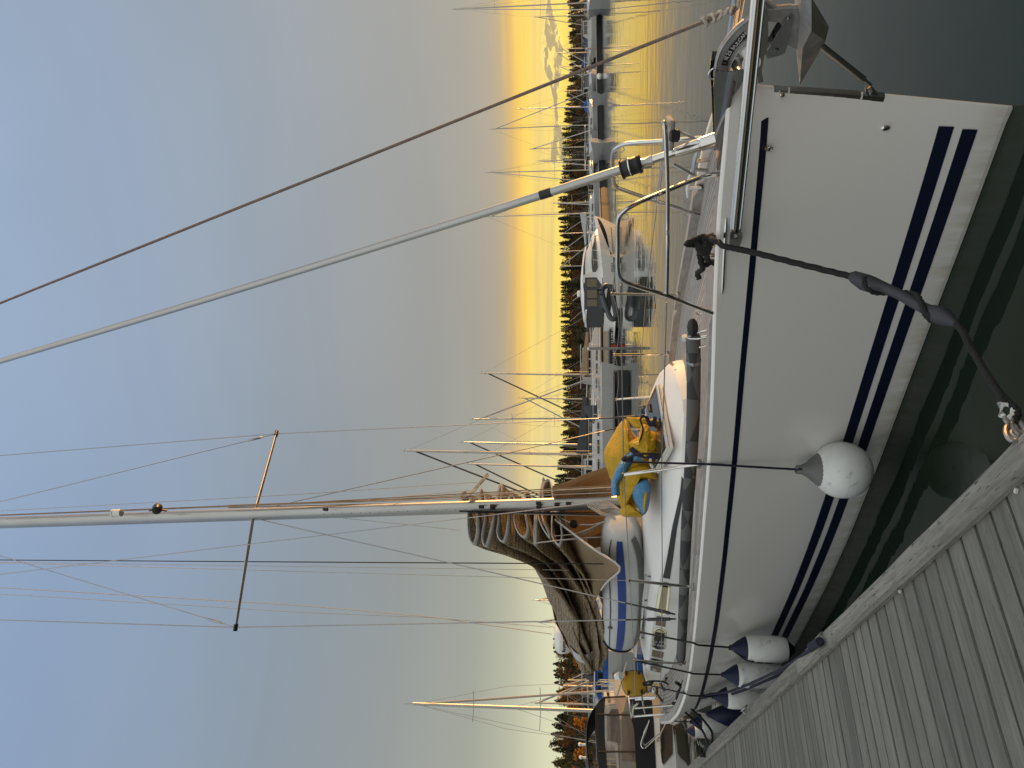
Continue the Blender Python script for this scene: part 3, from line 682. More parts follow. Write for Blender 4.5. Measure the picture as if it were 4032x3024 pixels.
    def st_at(p): P = by(p, 0); s = np.dot(P-B0, u)/np.linalg.norm(d); return fs(s)
    sd0 = st_at(c1(1372, 1225)); top = fs(1.55)
    ss = np.linspace(np.dot(sd0-B0, u)/np.linalg.norm(d), 1.6, 24)
    q = MB(); q.tube([fs(s) for s in ss], [.0265]+[.0265-.003*min(1, s) for s in ss[1:]], 12); fo = part(q, 'forestay', M['alu'])
    q = MB(); pa, pb = st_at(c1(870, 1395)), st_at(c1(790, 1425)); q.tube([pa, pb], .0285, 12); part(q, 'forestay_wrap', M['black'], fo)
    da, db = st_at(c1(1500, 1185)), st_at(c1(1375, 1228)); ax = (db-da)/np.linalg.norm(db-da); L_ = np.linalg.norm(db-da)
    q = MB(); q.lathe(da, [(.02, -.02), (.052, -.012), (.056, 0), (.05, .006), (.05, L_*.42), (.052, L_*.45), (.052, L_*.55), (.05, L_*.58), (.05, L_*.9), (.058, L_*.93), (.058, L_), (.03, L_+.006)], 24, ax); dr = part(q, 'furling_drum', M['black'])
    q = MB(); q.lathe(da+ax*L_*.5, [(.0535, -.004), (.0545, 0), (.0535, .004)], 24, ax, cap=False); part(q, 'drum_ring', M['steel'], dr)
    q = MB(); fa, fb = st_at(c1(1605, 1160)), st_at(c1(1500, 1190)); q.tube([fa, (fa+fb)/2, fb], [.03, .022, .03], 10); part(q, 'furler_fork', M['steeld'], dr)
    ta, tb = st_at(c1(1775, 1110)), st_at(c1(1598, 1165)); q = MB(); q.tube([ta, tb], .024, 14); q.tube([tb+V3(.02, .03, 0), tb+V3(.03, .035, .06)], .006, 6); part(q, 'turnbuckle', M['steel'])
    ba, bb = st_at(c1(2055, 990)), st_at(c1(1770, 1115)); q = MB(); ln = bb-ba
    q.tube([ba, ba+ln*.12, ba+ln*.36, ba+ln*.37, ba+ln*.40, ba+ln*.41, ba+ln*.75, bb], [.041, .040, .038, .034, .034, .037, .031, .026], 16); part(q, 'turnbuckle', M['steel'])
    # second stay from the bowsprit end: a pale rope knotted at its foot
    a, b = by((2905, 32), 0), by((0, 1194), 0); q = MB(); q.tube(line(a, a+(b-a)*1.5, 12), .0085, 8, lobes=3, twist=90); ro = part(q, 'bow_halyard', mat('brown_rope', (.2, .15, .125), .85, var=.3, vs=60))
    q = MB()
    for k in range(5): q.tube([a+(b-a)*(.004+.006*k)+V3(.017*math.cos(t_), .017*math.sin(t_), .012*math.sin(t_+k)) for t_ in np.linspace(0, 6.28, 10)[:-1]], .009, 6, closed=True)
    q.tube([a, F*V3(1, 0, 1)+V3(-.02, 0, .02)], .008, 6); part(q, 'knot', M['rope_w'], ro)
    # mooring cleats and chock
    for sgn in (1, -1):
        P = V3(.62, sgn*(bd(.62)-.10), zs(.62)+.0); q = MB(); q.tube([P+V3(-.13, 0, .05), P+V3(-.05, 0, .062), P+V3(.05, 0, .062), P+V3(.13, 0, .05)], [.009, .014, .014, .009], 8)
        for s_ in (-.045, .045): q.tube([P+V3(s_, 0, -.05), P+V3(s_*.7, 0, .06)], .012, 8)
        part(q, 'cleat', M['steel'])
    P = by(c1(1940, 1330), -.5); q = MB(); q.tube([P+V3(-.12, 0, .06), P+V3(-.04, 0, .07), P+V3(.05, 0, .07), P+V3(.12, 0, .06)], [.008, .013, .013, .008], 8)
    for s_ in (-.04, .04): q.tube([P+V3(s_, 0, -.02), P+V3(s_, 0, .07)], .01, 8)
    part(q, 'cleat', M['gel2'])
build_bow()
def build_rig():
    # mast, raked aft
    m0, m1 = by((2387, 1979), 0), by((0, 2058), 0); d = m1-m0; mp = lambda z: m0+d*((z-m0[2])/d[2])
    q = MB(); zl = [1.5, 3, 5, 7, 9, 11, 13.5]
    q.tube([mp(z) for z in zl], [.097]*7, 18, up=(1, 0, 0), sx=1.05, sy=.70)
    ms = part(q, 'mast', M['alu'])
    q = MB(); q.tube([mp(z)+V3(.088, .0, 0) for z in zl], .014, 6); part(q, 'sail_track', M['steeld'], ms)
    q = MB(); c = by(cC(765, 862), .07); q.lathe(c, [(.02, -.07), (.045, -.06), (.045, .04), (.05, .045), (.05, .06), (.02, .065)], 14, d); part(q, 'steaming_light', M['gel2'], ms)
    q = MB(); c = by(cC(1042, 850), .05)+V3(-.06, 0, 0); q.lathe(c, [(.02, -.05), (.055, -.045), (.06, 0), (.05, .045), (.02, .05)], 14, (-.5, .6, -.3)); q.tube([c+V3(.05, 0, .12), c, c+V3(.05, 0, -.1)], .012, 6); part(q, 'deck_light', M['black'], ms)
    for p in ((cD(640, 838)), c5(545, 815), c5(668, 805), c5(668, 830), c5(1165, 775), c5(1170, 815), c5(1365, 790), c5(1490, 780), c5(1420, 865)):
        P = by(p, .055); q = MB(); q.box(P+V3(-.03, .015, 0), (.045, .03, .06), bev=.006); part(q, 'mast_fitting', M['black'], ms)
    q = MB()
    for z in np.linspace(3.5, 5.2, 16): q.lathe(mp(z)+V3(-.06, .052, 0), [(.005, -.004), (.005, .004)], 6, (-.5, 1, 0))
    part(q, 'rivets', M['black'], ms)
    # spreaders
    ts, tp = bx((928, 2470), 5.95), bx((1088, 1708), 5.95)
    r0 = by((988, 2035), .05)
    for e, col in ((ts, 'alu'), (tp, 'alu')):
        a = mp(r0[2])+V3(.02, .05*np.sign(e[1]), 0); q = MB(); q.tube([a, lerp(a, e, .5), e], [.033, .03, .026], 12, up=(1, 0, .1), sx=1.0, sy=.55); s_ = part(q, 'spreader', M[col])
        q = MB(); q.tube([lerp(a, e, .97), lerp(a, e, 1.03)], .031, 10, up=(1, 0, .1), sx=1.1, sy=.8); part(q, 'spreader_tip', M['black'], s_)
    cs, cpp = V3(5.02, 1.22, 1.19), V3(5.02, -1.22, 1.19)
    cs = by((2662, 2437), 1.24); cpp = by((2520, 1640), -1.24)
    low_s = by((2659, 2419), 1.20); low_p = by((2540, 1660), -1.18)
    def stay(a, b, r=.0055, m='wire', ext=1.0, name='shroud', screw=0.0, parent=None):
        a, b = np.array(a), np.array(b); b2 = a+(b-a)*ext; q = MB(); q.tube(line(a, b2, 3), r, 8); o = part(q, name, M[m], parent)
        if screw:
            L_ = np.linalg.norm(b2-a); u = (b2-a)/L_; q = MB()
            q.tube([a, a+u*.05, a+u*.06, a+u*(screw-.06), a+u*(screw-.05), a+u*screw, a+u*(screw+.16)], [.008, .009, .0165, .0165, .010, .009, .0085], 10); part(q, 'turnbuckle', M['band'], o)
        return o
    stay(cs, ts, .0062, screw=.34); stay(ts, by((0, 2441), ts[1]*.86), .0062, ext=1.4)
    stay(cpp, tp, .0062, screw=.34); stay(tp, by((0, 1794), tp[1]*.86), .0062, ext=1.4)
    stay(low_s, mp(r0[2]-.06)+V3(.02, .055, 0), .0060, screw=.34)
    stay(low_p, mp(r0[2]-.06)+V3(.0, -.055, 0), .0060, screw=.34)
    # diagonals from the spreader tips with bottle screws
    for a, pxl in ((ts, (0, 2188)), (tp, (0, 1976))):
        b = by(pxl, np.sign(a[1])*.28); o = stay(a, b, .0045, ext=1.25); u = (b-a)/np.linalg.norm(b-a)
        q = MB(); q.tube([a+u*.16, a+u*.2, a+u*.21, a+u*.39, a+u*.40, a+u*.48], [.006, .007, .014, .014, .007, .006], 8); part(q, 'turnbuckle', M['steeld'], o)
    # halyards, lifts
    def run(name, pts, r=.005, m='rope_w', lob=True): q = MB(); q.tube(pts, r, 7, lobes=3 if lob else 0, twist=60); return part(q, name, M[m])
    run('running_line', line(by((0, 2262), .55), by((2300, 1984), .12), 4), .0048, 'wire')
    run('topping_lift', line(by((0, 2205), .25), by((2427, 2221), .62), 6), .006, 'rope_b')
    run('lazy_jack', line(by((0, 2214), .2), by((2240, 2245), .55), 4), .003); run('lazy_jack', line(by((0, 2217), .22), by((2470, 2286), .85), 5), .003)
    run('topping_lift', [by((0, 2314), .3), by((1200, 2385), .5), by((1700, 2430), .62), by((2173, 2497), .78)], .0045)
    run('topping_lift', [by((0, 2339), .3), by((1200, 2412), .5), by((1700, 2432), .62), by((2170, 2470), .72)], .0035)
    run('lazy_jack', [by((0, 2012), -.06), by((1200, 1945), -.25), by((1880, 1898), -.33)], .003)
    run('lazy_jack', [by((1460, 1968), -.05), by((1850, 1930), -.28)], .003); run('lazy_jack', [by((1350, 2040), .05), by((1815, 2088), .32)], .003)
    # halyards down the front of the mast
    for k, (a, b) in enumerate((((0, 2028), c5(1950, 585)), ((0, 2030), c5(1960, 605)), ((900, 1990), c5(1960, 630)), ((900, 1992), c5(1970, 660)), ((900, 1999), c5(1980, 700)), ((1300, 2000), c5(1985, 740)))):
        A, B = by(a, -.03), by(b, -.06-.02*k % .06); run('halyard', [A, by(((a[0]+b[0])/2, a[1]+(b[1]-a[1])*.42), -.05), B], .006, 'rope_w' if k % 2 else 'cloth')
    for k, (a, b) in enumerate(((c5(300, 868), c5(2000, 905)), (c5(500, 880), c5(2010, 880)), (c5(900, 890), c5(2030, 925)))):
        run('halyard', line(by(a, .07), by(b, .09), 4), .006, 'rope_b' if k < 2 else 'rope_w')
    # coiled tails hanging at the foot of the mast
    q = MB()
    for k in range(7):
        c = by(c5(1830+8*k, 800), .14)+V3(0, .012*k, 0); q.tube([c+V3(.04*math.cos(a)*(1+.1*math.sin(3*a+k)), .03*math.cos(a), .13*math.sin(a)-.01*k) for a in np.linspace(0, 2*math.pi, 18)[:-1]], .007, 6, closed=True)
    part(q, 'rope_coil', M['rope_w'])
    return mp
mastp = build_rig()
def build_sail():
    # flaked mainsail: a stack of loops either side of the boom, drooping aft over the starboard side
    bA, bB = V3(5.12, .0, 2.47), V3(8.5, .80, 2.12)
    q = MB(); q.tube(line(bA, bB, 6), .07, 14, sx=1.15, sy=.8); part(q, 'boom', M['alu'])
    rs = random.Random(3); nl = 14
    def sect(t):
        """zigzag of loops at fraction t along the boom; returns points (lateral, height)"""
        h = float(I(t, [0, .03, .07, .12, .2, .4, .7, 1], [1.14, 1.04, .80, .62, .54, .50, .44, .26])); w = float(I(t, [0, .1, .3, .7, 1], [.40, .37, .29, .22, .15]))
        pts = []; z = h
        for k in range(nl):
            side = 1 if k % 2 else -1
            tl = TL[k]; ww = w*(.50+.66*LW[k])*(1.0+.25*math.sin(t*7+k*1.7)*t)
            dz = h/nl*HW[k]
            pts += [(side*ww*.30, z), (side*ww*.75, z+.004+tl), (side*ww, z-dz*.25+tl*1.4), (side*ww*1.02, z-dz*.62+tl*1.4), (side*ww*.72, z-dz*.90+tl), (side*ww*.2, z-dz*.95)]
            z -= dz
        return pts
    LW = [rs.random() for _ in range(nl)]; TL = [rs.uniform(-.05, .035) for _ in range(nl)]; HW = [.35+1.4*rs.random()**1.3 for _ in range(nl)]; sm = sum(HW); HW = [v*nl/sm for v in HW]
    LW[1] = .85; LW[3] = 1.0; LW[5] = .8; LW[7] = .5; LW[9] = .9; LW[11] = .6; LW[13] = .9
    n = 34; G = []; lat = V3(-(bB-bA)[1], (bB-bA)[0], 0); lat /= np.linalg.norm(lat)
    for i in range(n):
        t = i/(n-1); base = lerp(bA, bB, t)+V3(0, 0, -.02-.10*math.sin(t*2.6)); sc_ = sect(t)
        yo = .10*math.sin(t*3.0); row = []
        s2 = []
        for k, (a, z) in enumerate(sc_):
            droop = -.55*max(0, a)*(min(1, t*2.2))-.25*abs(a)*min(1, t*3)+.06*math.sin(k*.5+1)*max(0, a)
            j = .012*math.sin(9*t+k*.9)+.006*math.sin(31*t+k)
            row.append(base+lat*(a+yo+j)+V3(0, 0, z+droop+j))
        row = spline(row, 2); G.append(row)
    mb = MB(); mb.grid(G); sa = part(mb, 'mainsail', M['sail'], angle=180)
    sa.modifiers.new('thick', 'SOLIDIFY').thickness = .008
    # white tape binding the front edge of every fold
    q = MB(); d = (bB-bA)/np.linalg.norm(bB-bA); e0 = [p-d*.012 for p in G[0]]
    q.tube(e0, .006, 6); q.grid([[p+V3(-.014, 0, 0) for p in G[0]], [lerp(a, b, .30) for a, b in zip(G[0], G[1])]]); ta = part(q, 'luff_tape', M['tape'], sa); ta.modifiers.new('thick', 'SOLIDIFY').thickness = .010
    # headboard sticking up on the port side
    hp = [by(c5(345, 705), -.06), by(c5(455, 620), -.2), by(c5(600, 452), -.42), by(c5(622, 475), -.42), by(c5(520, 590), -.26), by(c5(480, 640), -.16), by(c5(410, 690), -.06)]
    q = MB(); q.prism(hp, (.0, .012, .0)); part(q, 'headboard', M['tape'], sa)
    # leech end of the sail wrapped in a white strap
    e = G[-1]; c = sum(e)/len(e); q = MB(); q.sphere(c+d*.0, .15, 8, 14, sc=(1.0, 1.3, 1.0)); part(q, 'sail_end', M['sail'], sa)
    q = MB(); i = 26; ci = sum(G[i])/len(G[i]); w_ = [lat*(.23*math.cos(a))+V3(0, 0, .19*math.sin(a)) for a in np.linspace(0, 2*math.pi, 20)[:-1]]
    q.grid([[ci+d*(.0+.28*k/3)+p*(1-.1*k/3)+V3(0, 0, .0) for p in w_] for k in range(4)], closed_v=True); part(q, 'sail_tie', M['tape'], sa)
    # sail cover: starboard flap hanging to the dinghy, port flap glowing in the sun
    A0 = V3(5.0, .06, 2.50); Aq = by(c5(1340, 950), .10); Bq = by(c5(2045, 1470), .80); Cq = by(c6(615, 495), .86); A1 = lerp(bA, bB, .62)+V3(0, .05, -.08)
    top = line(A0, A1, 14); low = spline([Aq, by(c5(1700, 1240), .55), Bq, by(c6(780, 280), .85), Cq], 4)[:14]
    top = line(A0, A1, len(low)); G2 = []
    for i, (a, b) in enumerate(zip(top, low)):
        G2.append([lerp(a, b, k/8)+V3(.02*math.sin(i*.9+k), .03*math.sin(i*1.1+k*.5)*math.sin(k/8*3.1), -.04*math.sin(k/8*3.1)) for k in range(9)])
    q = MB(); q.grid(G2); co = part(q, 'sail_cover', M['cloth'], angle=180); co.modifiers.new('thick', 'SOLIDIFY').thickness = .004
    q = MB(); q.tube([r_[-1] for r_ in G2], .011, 6); part(q, 'cover_edge', M['tape'], co)
    G3 = []
    for i in range(18):
        t = i/17; x = 4.72+2.1*t; row = []
        for k in range(9):
            f = k/8; row.append((x+.03*math.sin(k+i), -.12-.30*f*(1-.3*t)+.05*math.sin(i*1.0+k*.4)*f, 2.52-.14*t-(.66+.06*math.sin(i*1.7))*f))
        G3.append(row)
    q = MB(); q.grid(G3); co2 = part(q, 'sail_cover', M['cloth'], angle=180); co2.modifiers.new('thick', 'SOLIDIFY').thickness = .004
    q = MB(); pk = [by(c5(1480, 690), -.25), by(c5(1660, 480), -.42), by(c5(1700, 560), -.40), by(c5(1790, 690), -.25)]; q.grid([[lerp(pk[0], pk[1], k/6)+V3(.02*math.sin(k*2), .02*math.sin(k*1.7), 0) for k in range(7)], [lerp(pk[3], pk[2], k/6) for k in range(7)]]); part(q, 'cover_corner', M['cloth'], co2)
    q = MB(); pk = [by(c5(1700, 700), -.2), by(c5(1720, 570), -.4), by(c5(1850, 570), -.4), by(c5(1930, 640), -.3), by(c5(1900, 700), -.2)]
    q.add(pk, [(0, 1, 2, 3, 4)], False); part(q, 'cover_corner', M['cloth'], co2)
    # loose straps and control line with its black block
    for a, b in ((c5(1620, 1130), c5(1950, 920)), (c5(1830, 1250), c5(1930, 960)), (c5(1900, 1270), c5(2020, 950)), (c5(1990, 1130), c5(2100, 1010))):
        q = MB(); A, B = by(a, .35), by(b, .1); q.tube(line(A, B, 5, .01), .014, 6, sx=1.6, sy=.3); part(q, 'cover_strap', M['cloth'])
    q = MB(); c = by(c5(1545, 1005), .2); q.lathe(c, [(.015, -.018), (.045, -.018), (.047, 0), (.045, .018), (.015, .018)], 16, (-.5, .8, .2)); bl = part(q, 'block', M['black'])
    q = MB(); q.tube([by(c5(1400, 940), .1), c], .006, 6); q.tube([by(c5(1590, 1010), .2), by(c5(1750, 1012), .25), by(c5(1880, 980), .25), by(c5(1970, 930), .2)], .007, 6); part(q, 'control_line', M['rope_w'])
    q = MB(); q.tube(spline([by(c5(1100, 1215), .45), by(c5(1400, 1180), .45), by(c5(1700, 1155), .4), by(c5(1900, 1145), .35), by(c5(2050, 1100), .3), by(c5(2110, 1020), .25), by(c5(2060, 950), .15)], 6), .007, 6, lobes=3, twist=60); part(q, 'control_line', M['rope_w'])
    q = MB(); q.tube(spline([by(c5(1340, 1135), .4), by(c5(1560, 1110), .35), by(c5(1750, 1040), .3), by(c5(1950, 935), .2)], 5), .005, 6); part(q, 'control_line', M['rope_w'])
build_sail()
def build_rails():
    tops = {}
    def stn(b, t, yb, key, lean=0.0):
        B = by(b, yb); T_ = by(t, yb); q = MB(); q.tube([B, T_], .0125, 10); q.tube([T_, T_+V3(0, 0, .012)], .015, 8); o = part(q, 'stanchion', M['steel'])
        q = MB(); q.box(B+V3(0, 0, .01), (.06, .05, .03), bev=.006); part(q, 'socket', M['steeld'], o); tops[key] = (B, T_)
    stn((2759, 1826), (2456, 1869), .97, 'S1'); stn((2735, 2312), (2480, 2285), 1.36, 'S2'); stn((2708, 2614), (2498, 2601), 1.55, 'S3')
    stn((2676, 1163), (2411, 1157), -.68, 'P0'); stn((2633, 1394), (2421, 1397), -.98, 'P1'); stn((2568, 1562), (2427, 1573), -1.22, 'P2')
    stn((2560, 1690), (2440, 1690), -1.5, 'P3')
    def wire(pts, r=.0035): q = MB(); q.tube(pts, r, 6); part(q, 'lifeline', M['wire'])
    pe = by((2500, 2740), 1.5); pe2 = by((2600, 2745), 1.5)
    wire([by((2443, 1122), .58), tops['S1'][1], tops['S2'][1], tops['S3'][1], pe])
    md = lambda k: lerp(tops[k][0], tops[k][1], .5)
    wire([by((2625, 1190), .61), md('S1'), md('S2'), md('S3'), pe2])
    wire([by((2421, 745), -.45)]+line(by((2421, 745), -.45), tops['P0'][1], 6, .02)[1:]+line(tops['P0'][1], tops['P1'][1], 7, .05)[1:]+line(tops['P1'][1], tops['P2'][1], 6, .03)[1:]+[tops['P3'][1]], .004)
    wire([by((2587, 810), -.52), md('P0'), md('P1'), md('P2'), md('P3')], .003)
    # hoops beside the mast pole
    for a in ((crop(2600, 850, .3617)(510, 1245), crop(2600, 850, .3617)(300, 1330), crop(2600, 850, .3617)(500, 1320)), (crop(2600, 850, .3617)(510, 1300), crop(2600, 850, .3617)(330, 1390), crop(2600, 850, .3617)(500, 1410))):
        p = [by(a[0], .52), by((a[0][0]-40, a[0][1]+12), .52), by(a[1], .54), by((a[2][0]-30, a[2][1]+6), .56), by(a[2], .56)]; q = MB(); q.tube(spline(p, 5), .007, 8); part(q, 'dorade_guard', M['steel'])
    # pushpit at the stern
    def P(x, y, yy): return by(c7(x, y), yy)
    q = MB()
    for a, b, yy in (((1590, 752), (1090, 800), 1.45), ((1560, 850), (1080, 890), 1.42), ((1340, 672), (1040, 690), 1.2), ((1330, 690), (1110, 705), 1.1)): q.tube([P(*a, yy), P(*b, yy)], .0135, 10)
    q.tube(spline([P(1000, 400, .7), P(1030, 640, 1.1), P(1062, 850, 1.4), P(1075, 905, 1.42), P(1090, 800, 1.45), P(1140, 745, 1.5)], 5), .0135, 10)
    q.tube(spline([P(1130, 400, .7), P(1170, 560, 1.0), P(1190, 720, 1.3), P(1215, 850, 1.42)], 5), .0125, 10)
    q.tube([P(1090, 800, 1.45), P(1560, 760, 1.5)], .011, 8); q.tube([P(1260, 930, 1.2), P(1180, 1190, 1.2), P(1215, 1235, 1.2), P(1370, 1080, 1.2)], .012, 8)
    part(q, 'pushpit', M['steel'])
    q = MB()
    for k in range(6): q.tube([P(1400, 760+12*k, 1.4), P(1540, 800+10*k, 1.4)], .004, 5); q.tube([P(1410+25*k, 765, 1.4), P(1420+25*k, 850, 1.4)], .004, 5)
    part(q, 'stern_ladder', M['steel'])
    for c_, yy in (((1190, 470), .86), ((1262, 590), .90)):
        c = P(*c_, yy); ax = V3(0, 0, 1); q = MB(); q.lathe(c+V3(0, 0, -.10), [(.075, 0), (.078, .03), (.06, .045), (.052, .09), (.06, .13), (.07, .135), (.07, .165), (.04, .17), (.035, .185)], 20); w_ = part(q, 'winch', M['steel'])
        q = MB(); q.lathe(c+V3(0, 0, -.135), [(.085, 0), (.085, .035)], 18); part(q, 'winch_base', M['black'], w_)
build_rails()
# ================================================================== THINGS ON AND ROUND THE YACHT
def build_hood_radar():
    # white canvas cover over the companionway and cockpit, sloping down to the stern
    mb = MB(); G = []
    for i in range(20):
        t = i/19; x = 6.5+2.9*t; h = .60*(1-t**1.7)+.05; w = .72-.08*t; zb = 1.47-.12*t; row = []
        for k in range(17):
            a = math.pi*k/16; wr = .012*math.sin(k*2.1+i*.6)*math.sin(a)
            row.append((x-.10*math.sin(a), -.08-w*math.cos(a)*(1+wr), zb+h*math.sin(a)**.8+wr+.02*math.sin(3.2*t*2+1)*math.sin(a)))
        G.append(row)
    mb.grid(G); part(mb, 'cockpit_cover', M['hoodw'], angle=180)
    q = MB()
    for t in (.02, .33, .62): q.tube([lerp(G[int(t*19)][k], (G[int(t*19)][k][0], -.08, 1.4), -.012) for k in range(17)], .009, 6)
    part(q, 'cover_hoops', M['hoodw'])
    # radar dome on a pole at the stern
    P = by((2216, 2508), .5); s = abs(P[0]-OB[0])/9; q = MB()
    c = V3(P[0], P[1], P[2])
    q.tube([V3(c[0], c[1]-.05, .95), V3(c[0], c[1]-.05, c[2]-.09)], .03, 10); ra = part(q, 'radar_pole', M['aluw'])
    q = MB(); r_ = .24; q.lathe(c, [(.10, -.125), (.20, -.12), (r_*.96, -.07), (r_, .03), (r_*.97, .06), (r_*.8, .105), (.12, .12), (.01, .122)], 28); part(q, 'radar_dome', M['gel'], ra)
    v = OB-c; v[2] = 0; v /= np.linalg.norm(v); sd = V3(-v[1], v[0], 0)
    a0 = -.5
    txt = 'Raymarine'
    for k, ch in enumerate(txt):
        a = -.60+.17*(k)-.35; d = v*math.cos(a)+sd*math.sin(a); tx = V3(-d[1], d[0], 0)
        o = text('lettering', ch, M['black'], yacht, basis(c+d*(r_+.003)+V3(0, 0, -.02), tx, (0, 0, 1)), .075, ext=.003)
        o.parent = ra; o['kind'] = None; del o['kind']
    # instrument box and light on the stern rail
    q = MB(); a = by(cH(700, 360), 1.0); b = by(cH(790, 330), 1.0); q.tube([a, b, by(cH(850, 345), 1.0)], [.045, .06, .03], 10); q.tube([b, by(cH(790, 500), 1.0)], [.05, .02], 8); part(q, 'stern_light', M['gel2'])
    q = MB(); q.tube([by(cH(940, 10), .8), by(cH(720, 760), 1.0)], .014, 8); part(q, 'stern_strut', M['aluw'])
    # name plate lettering
    x = 7.98; w = wc(x)*.985; y_ = w+.012
    text('name_lettering', 'Dehler', M['letter'], yacht, basis((x, y_, 1.215), (-1, .02, .05), (0, -.06, 1)), .085, shear=.25)
    # sliding rope tails and black locker catches on the aft deck
    for a, b in ((c7(1450, 470), c7(1440, 495)), (c7(1385, 530), c7(1420, 600)), (c7(1345, 640), c7(1400, 720))):
        q = MB(); q.tube([by(a, 1.2), by(b, 1.2)], .018, 8); part(q, 'deck_catch', M['black'])
build_hood_radar()

def build_anchor():
    base = by((3149, 333), 0)
    t = thing('anchor', 'galvanised plough anchor hanging from the bow roller at the bowsprit', 'anchor', (-.45, 0, 1.05), BM)
    P = lambda x, y, yy=0.0: by(c2(x, y), 0)+V3(0, yy, 0)
    out = [(700, 120), (625, 160), (560, 208), (495, 262), (440, 322), (390, 385), (350, 445), (322, 505), (302, 570), (290, 640), (282, 715), (284, 745)]
    inn = [(400, 735), (404, 700), (425, 640), (455, 575), (490, 515), (530, 450), (580, 390), (640, 340), (705, 300)]
    q = MB(); q.prism([P(*p) for p in out+inn], (0, .022, 0))
    rim = [P(*p) for p in out]; q.tube(rim, .0075, 8, sy=2.6); q.tube([P(*p) for p in inn], .006, 8, sy=2.6)
    arm = [(760, 85), (1000, 62), (1125, 70), (1118, 470), (1075, 465), (968, 412), (985, 330), (905, 200), (800, 190), (720, 280), (700, 120)]
    q.prism([P(*p) for p in arm], (0, .03, 0)); q.tube([P(*p) for p in arm[:3]], .008, 8, sy=2.4)
    part(q, 'shank', M['galv'], t)
    q = MB()
    for yy in (.034, -.034):
        q.prism([P(x, y, yy) for x, y in [(985, 118), (1010, 112), (1030, 135), (1020, 170), (975, 390), (950, 470), (915, 490), (775, 528), (765, 470), (835, 355), (960, 150)]], (0, .006, 0))
    for p in ((992, 145), (872, 447)): q.lathe(P(*p), [(.010, -.045), (.010, .045)], 10, (0, 1, 0))
    part(q, 'side_plate', M['mirror'], t)
    # fluke: a faceted, hollow plough
    def PY(x, y, yy): return by(c2(x, y), yy)
    A, T = PY(1080, 470, .03), PY(1103, 825, .004)
    B, C_, D_ = PY(1112, -140, .10), PY(1215, -140, .17), PY(1218, 160, .18)
    E_, F, G_, H_, K_ = PY(1385, 265, .012), PY(1352, 400, .010), PY(1217, 300, .15), PY(1132, 462, .065), PY(1114, 200, .09)
    q = MB(); V = [A, T, B, C_, D_, E_, F, G_, H_, K_]; mv = [p*V3(1, -1, 1) for p in V]
    Fs = [(0, 1, 8), (8, 1, 6), (8, 6, 7), (7, 6, 5), (4, 7, 5), (9, 8, 7, 4), (2, 9, 4, 3), (9, 0, 8)]
    q.add(V, Fs, False); q.add(mv, [f[::-1] for f in Fs], False)
    n = len(V); q.add(V+mv, [(2, 3, n+3, n+2), (3, 4, n+4, n+3), (4, 5, n+5, n+4), (5, 6, n+6, n+5), (6, 1, n+6), (0, 9, n+9, n+0), (9, 2, n+2, n+9), (0, n+0, 1)], False)
    part(q, 'fluke', M['galv'], t)
    q = MB(); lab = [(340, 612), (372, 528), (410, 462), (452, 408), (500, 352), (555, 292), (598, 345), (540, 392), (492, 442), (450, 500), (418, 560), (398, 620)]
    q.prism([P(x, y, .0135) for x, y in lab], (0, .004, 0)); lb = part(q, 'label_plate', M['black'], t)
    def lt(name, s, x, y, dx, dy, size, m='letter', sp=1.0):
        o_ = P(x, y, .0165); r_ = P(x+dx, y+dy)-P(x, y); u_ = P(x-dy*-1 if False else x+dy, y-dx)-P(x, y)
        return text(name, s, M[m], t, basis(o_, r_, u_), size, ext=.0006, spacing=sp)
    lt('lettering', 'VULCAN', 516, 376, 88, -108, .0255, sp=.92); lt('lettering', '25', 417, 497, 36, -60, .029); lt('lettering', '|', 447, 453, 50, -72, .026); lt('lettering', '|', 392, 533, 30, -60, .026)
    q = MB()
    for k in range(4): q.tube([P(368+9*k, 556+2*k, .0165), P(378+9*k, 532+2*k, .0165)], .0012, 4)
    q.tube([P(350, 588, .0165), P(392, 592, .0165)], .0015, 4); part(q, 'label_lines', M['steeld'], lb)
    # swivel ring at the shank end
    q = MB(); c = P(265, 705, 0); q.tube([c+V3(.03*math.cos(a)*1.0, .012, .022*math.sin(a)) for a in np.linspace(0, 2*math.pi, 14)[:-1]], .006, 6, closed=True); q.tube([P(275, 740, .02), P(340, 742, .03), P(410, 712, .02)], .006, 6); part(q, 'shackle', M['steel'], t)
build_anchor()

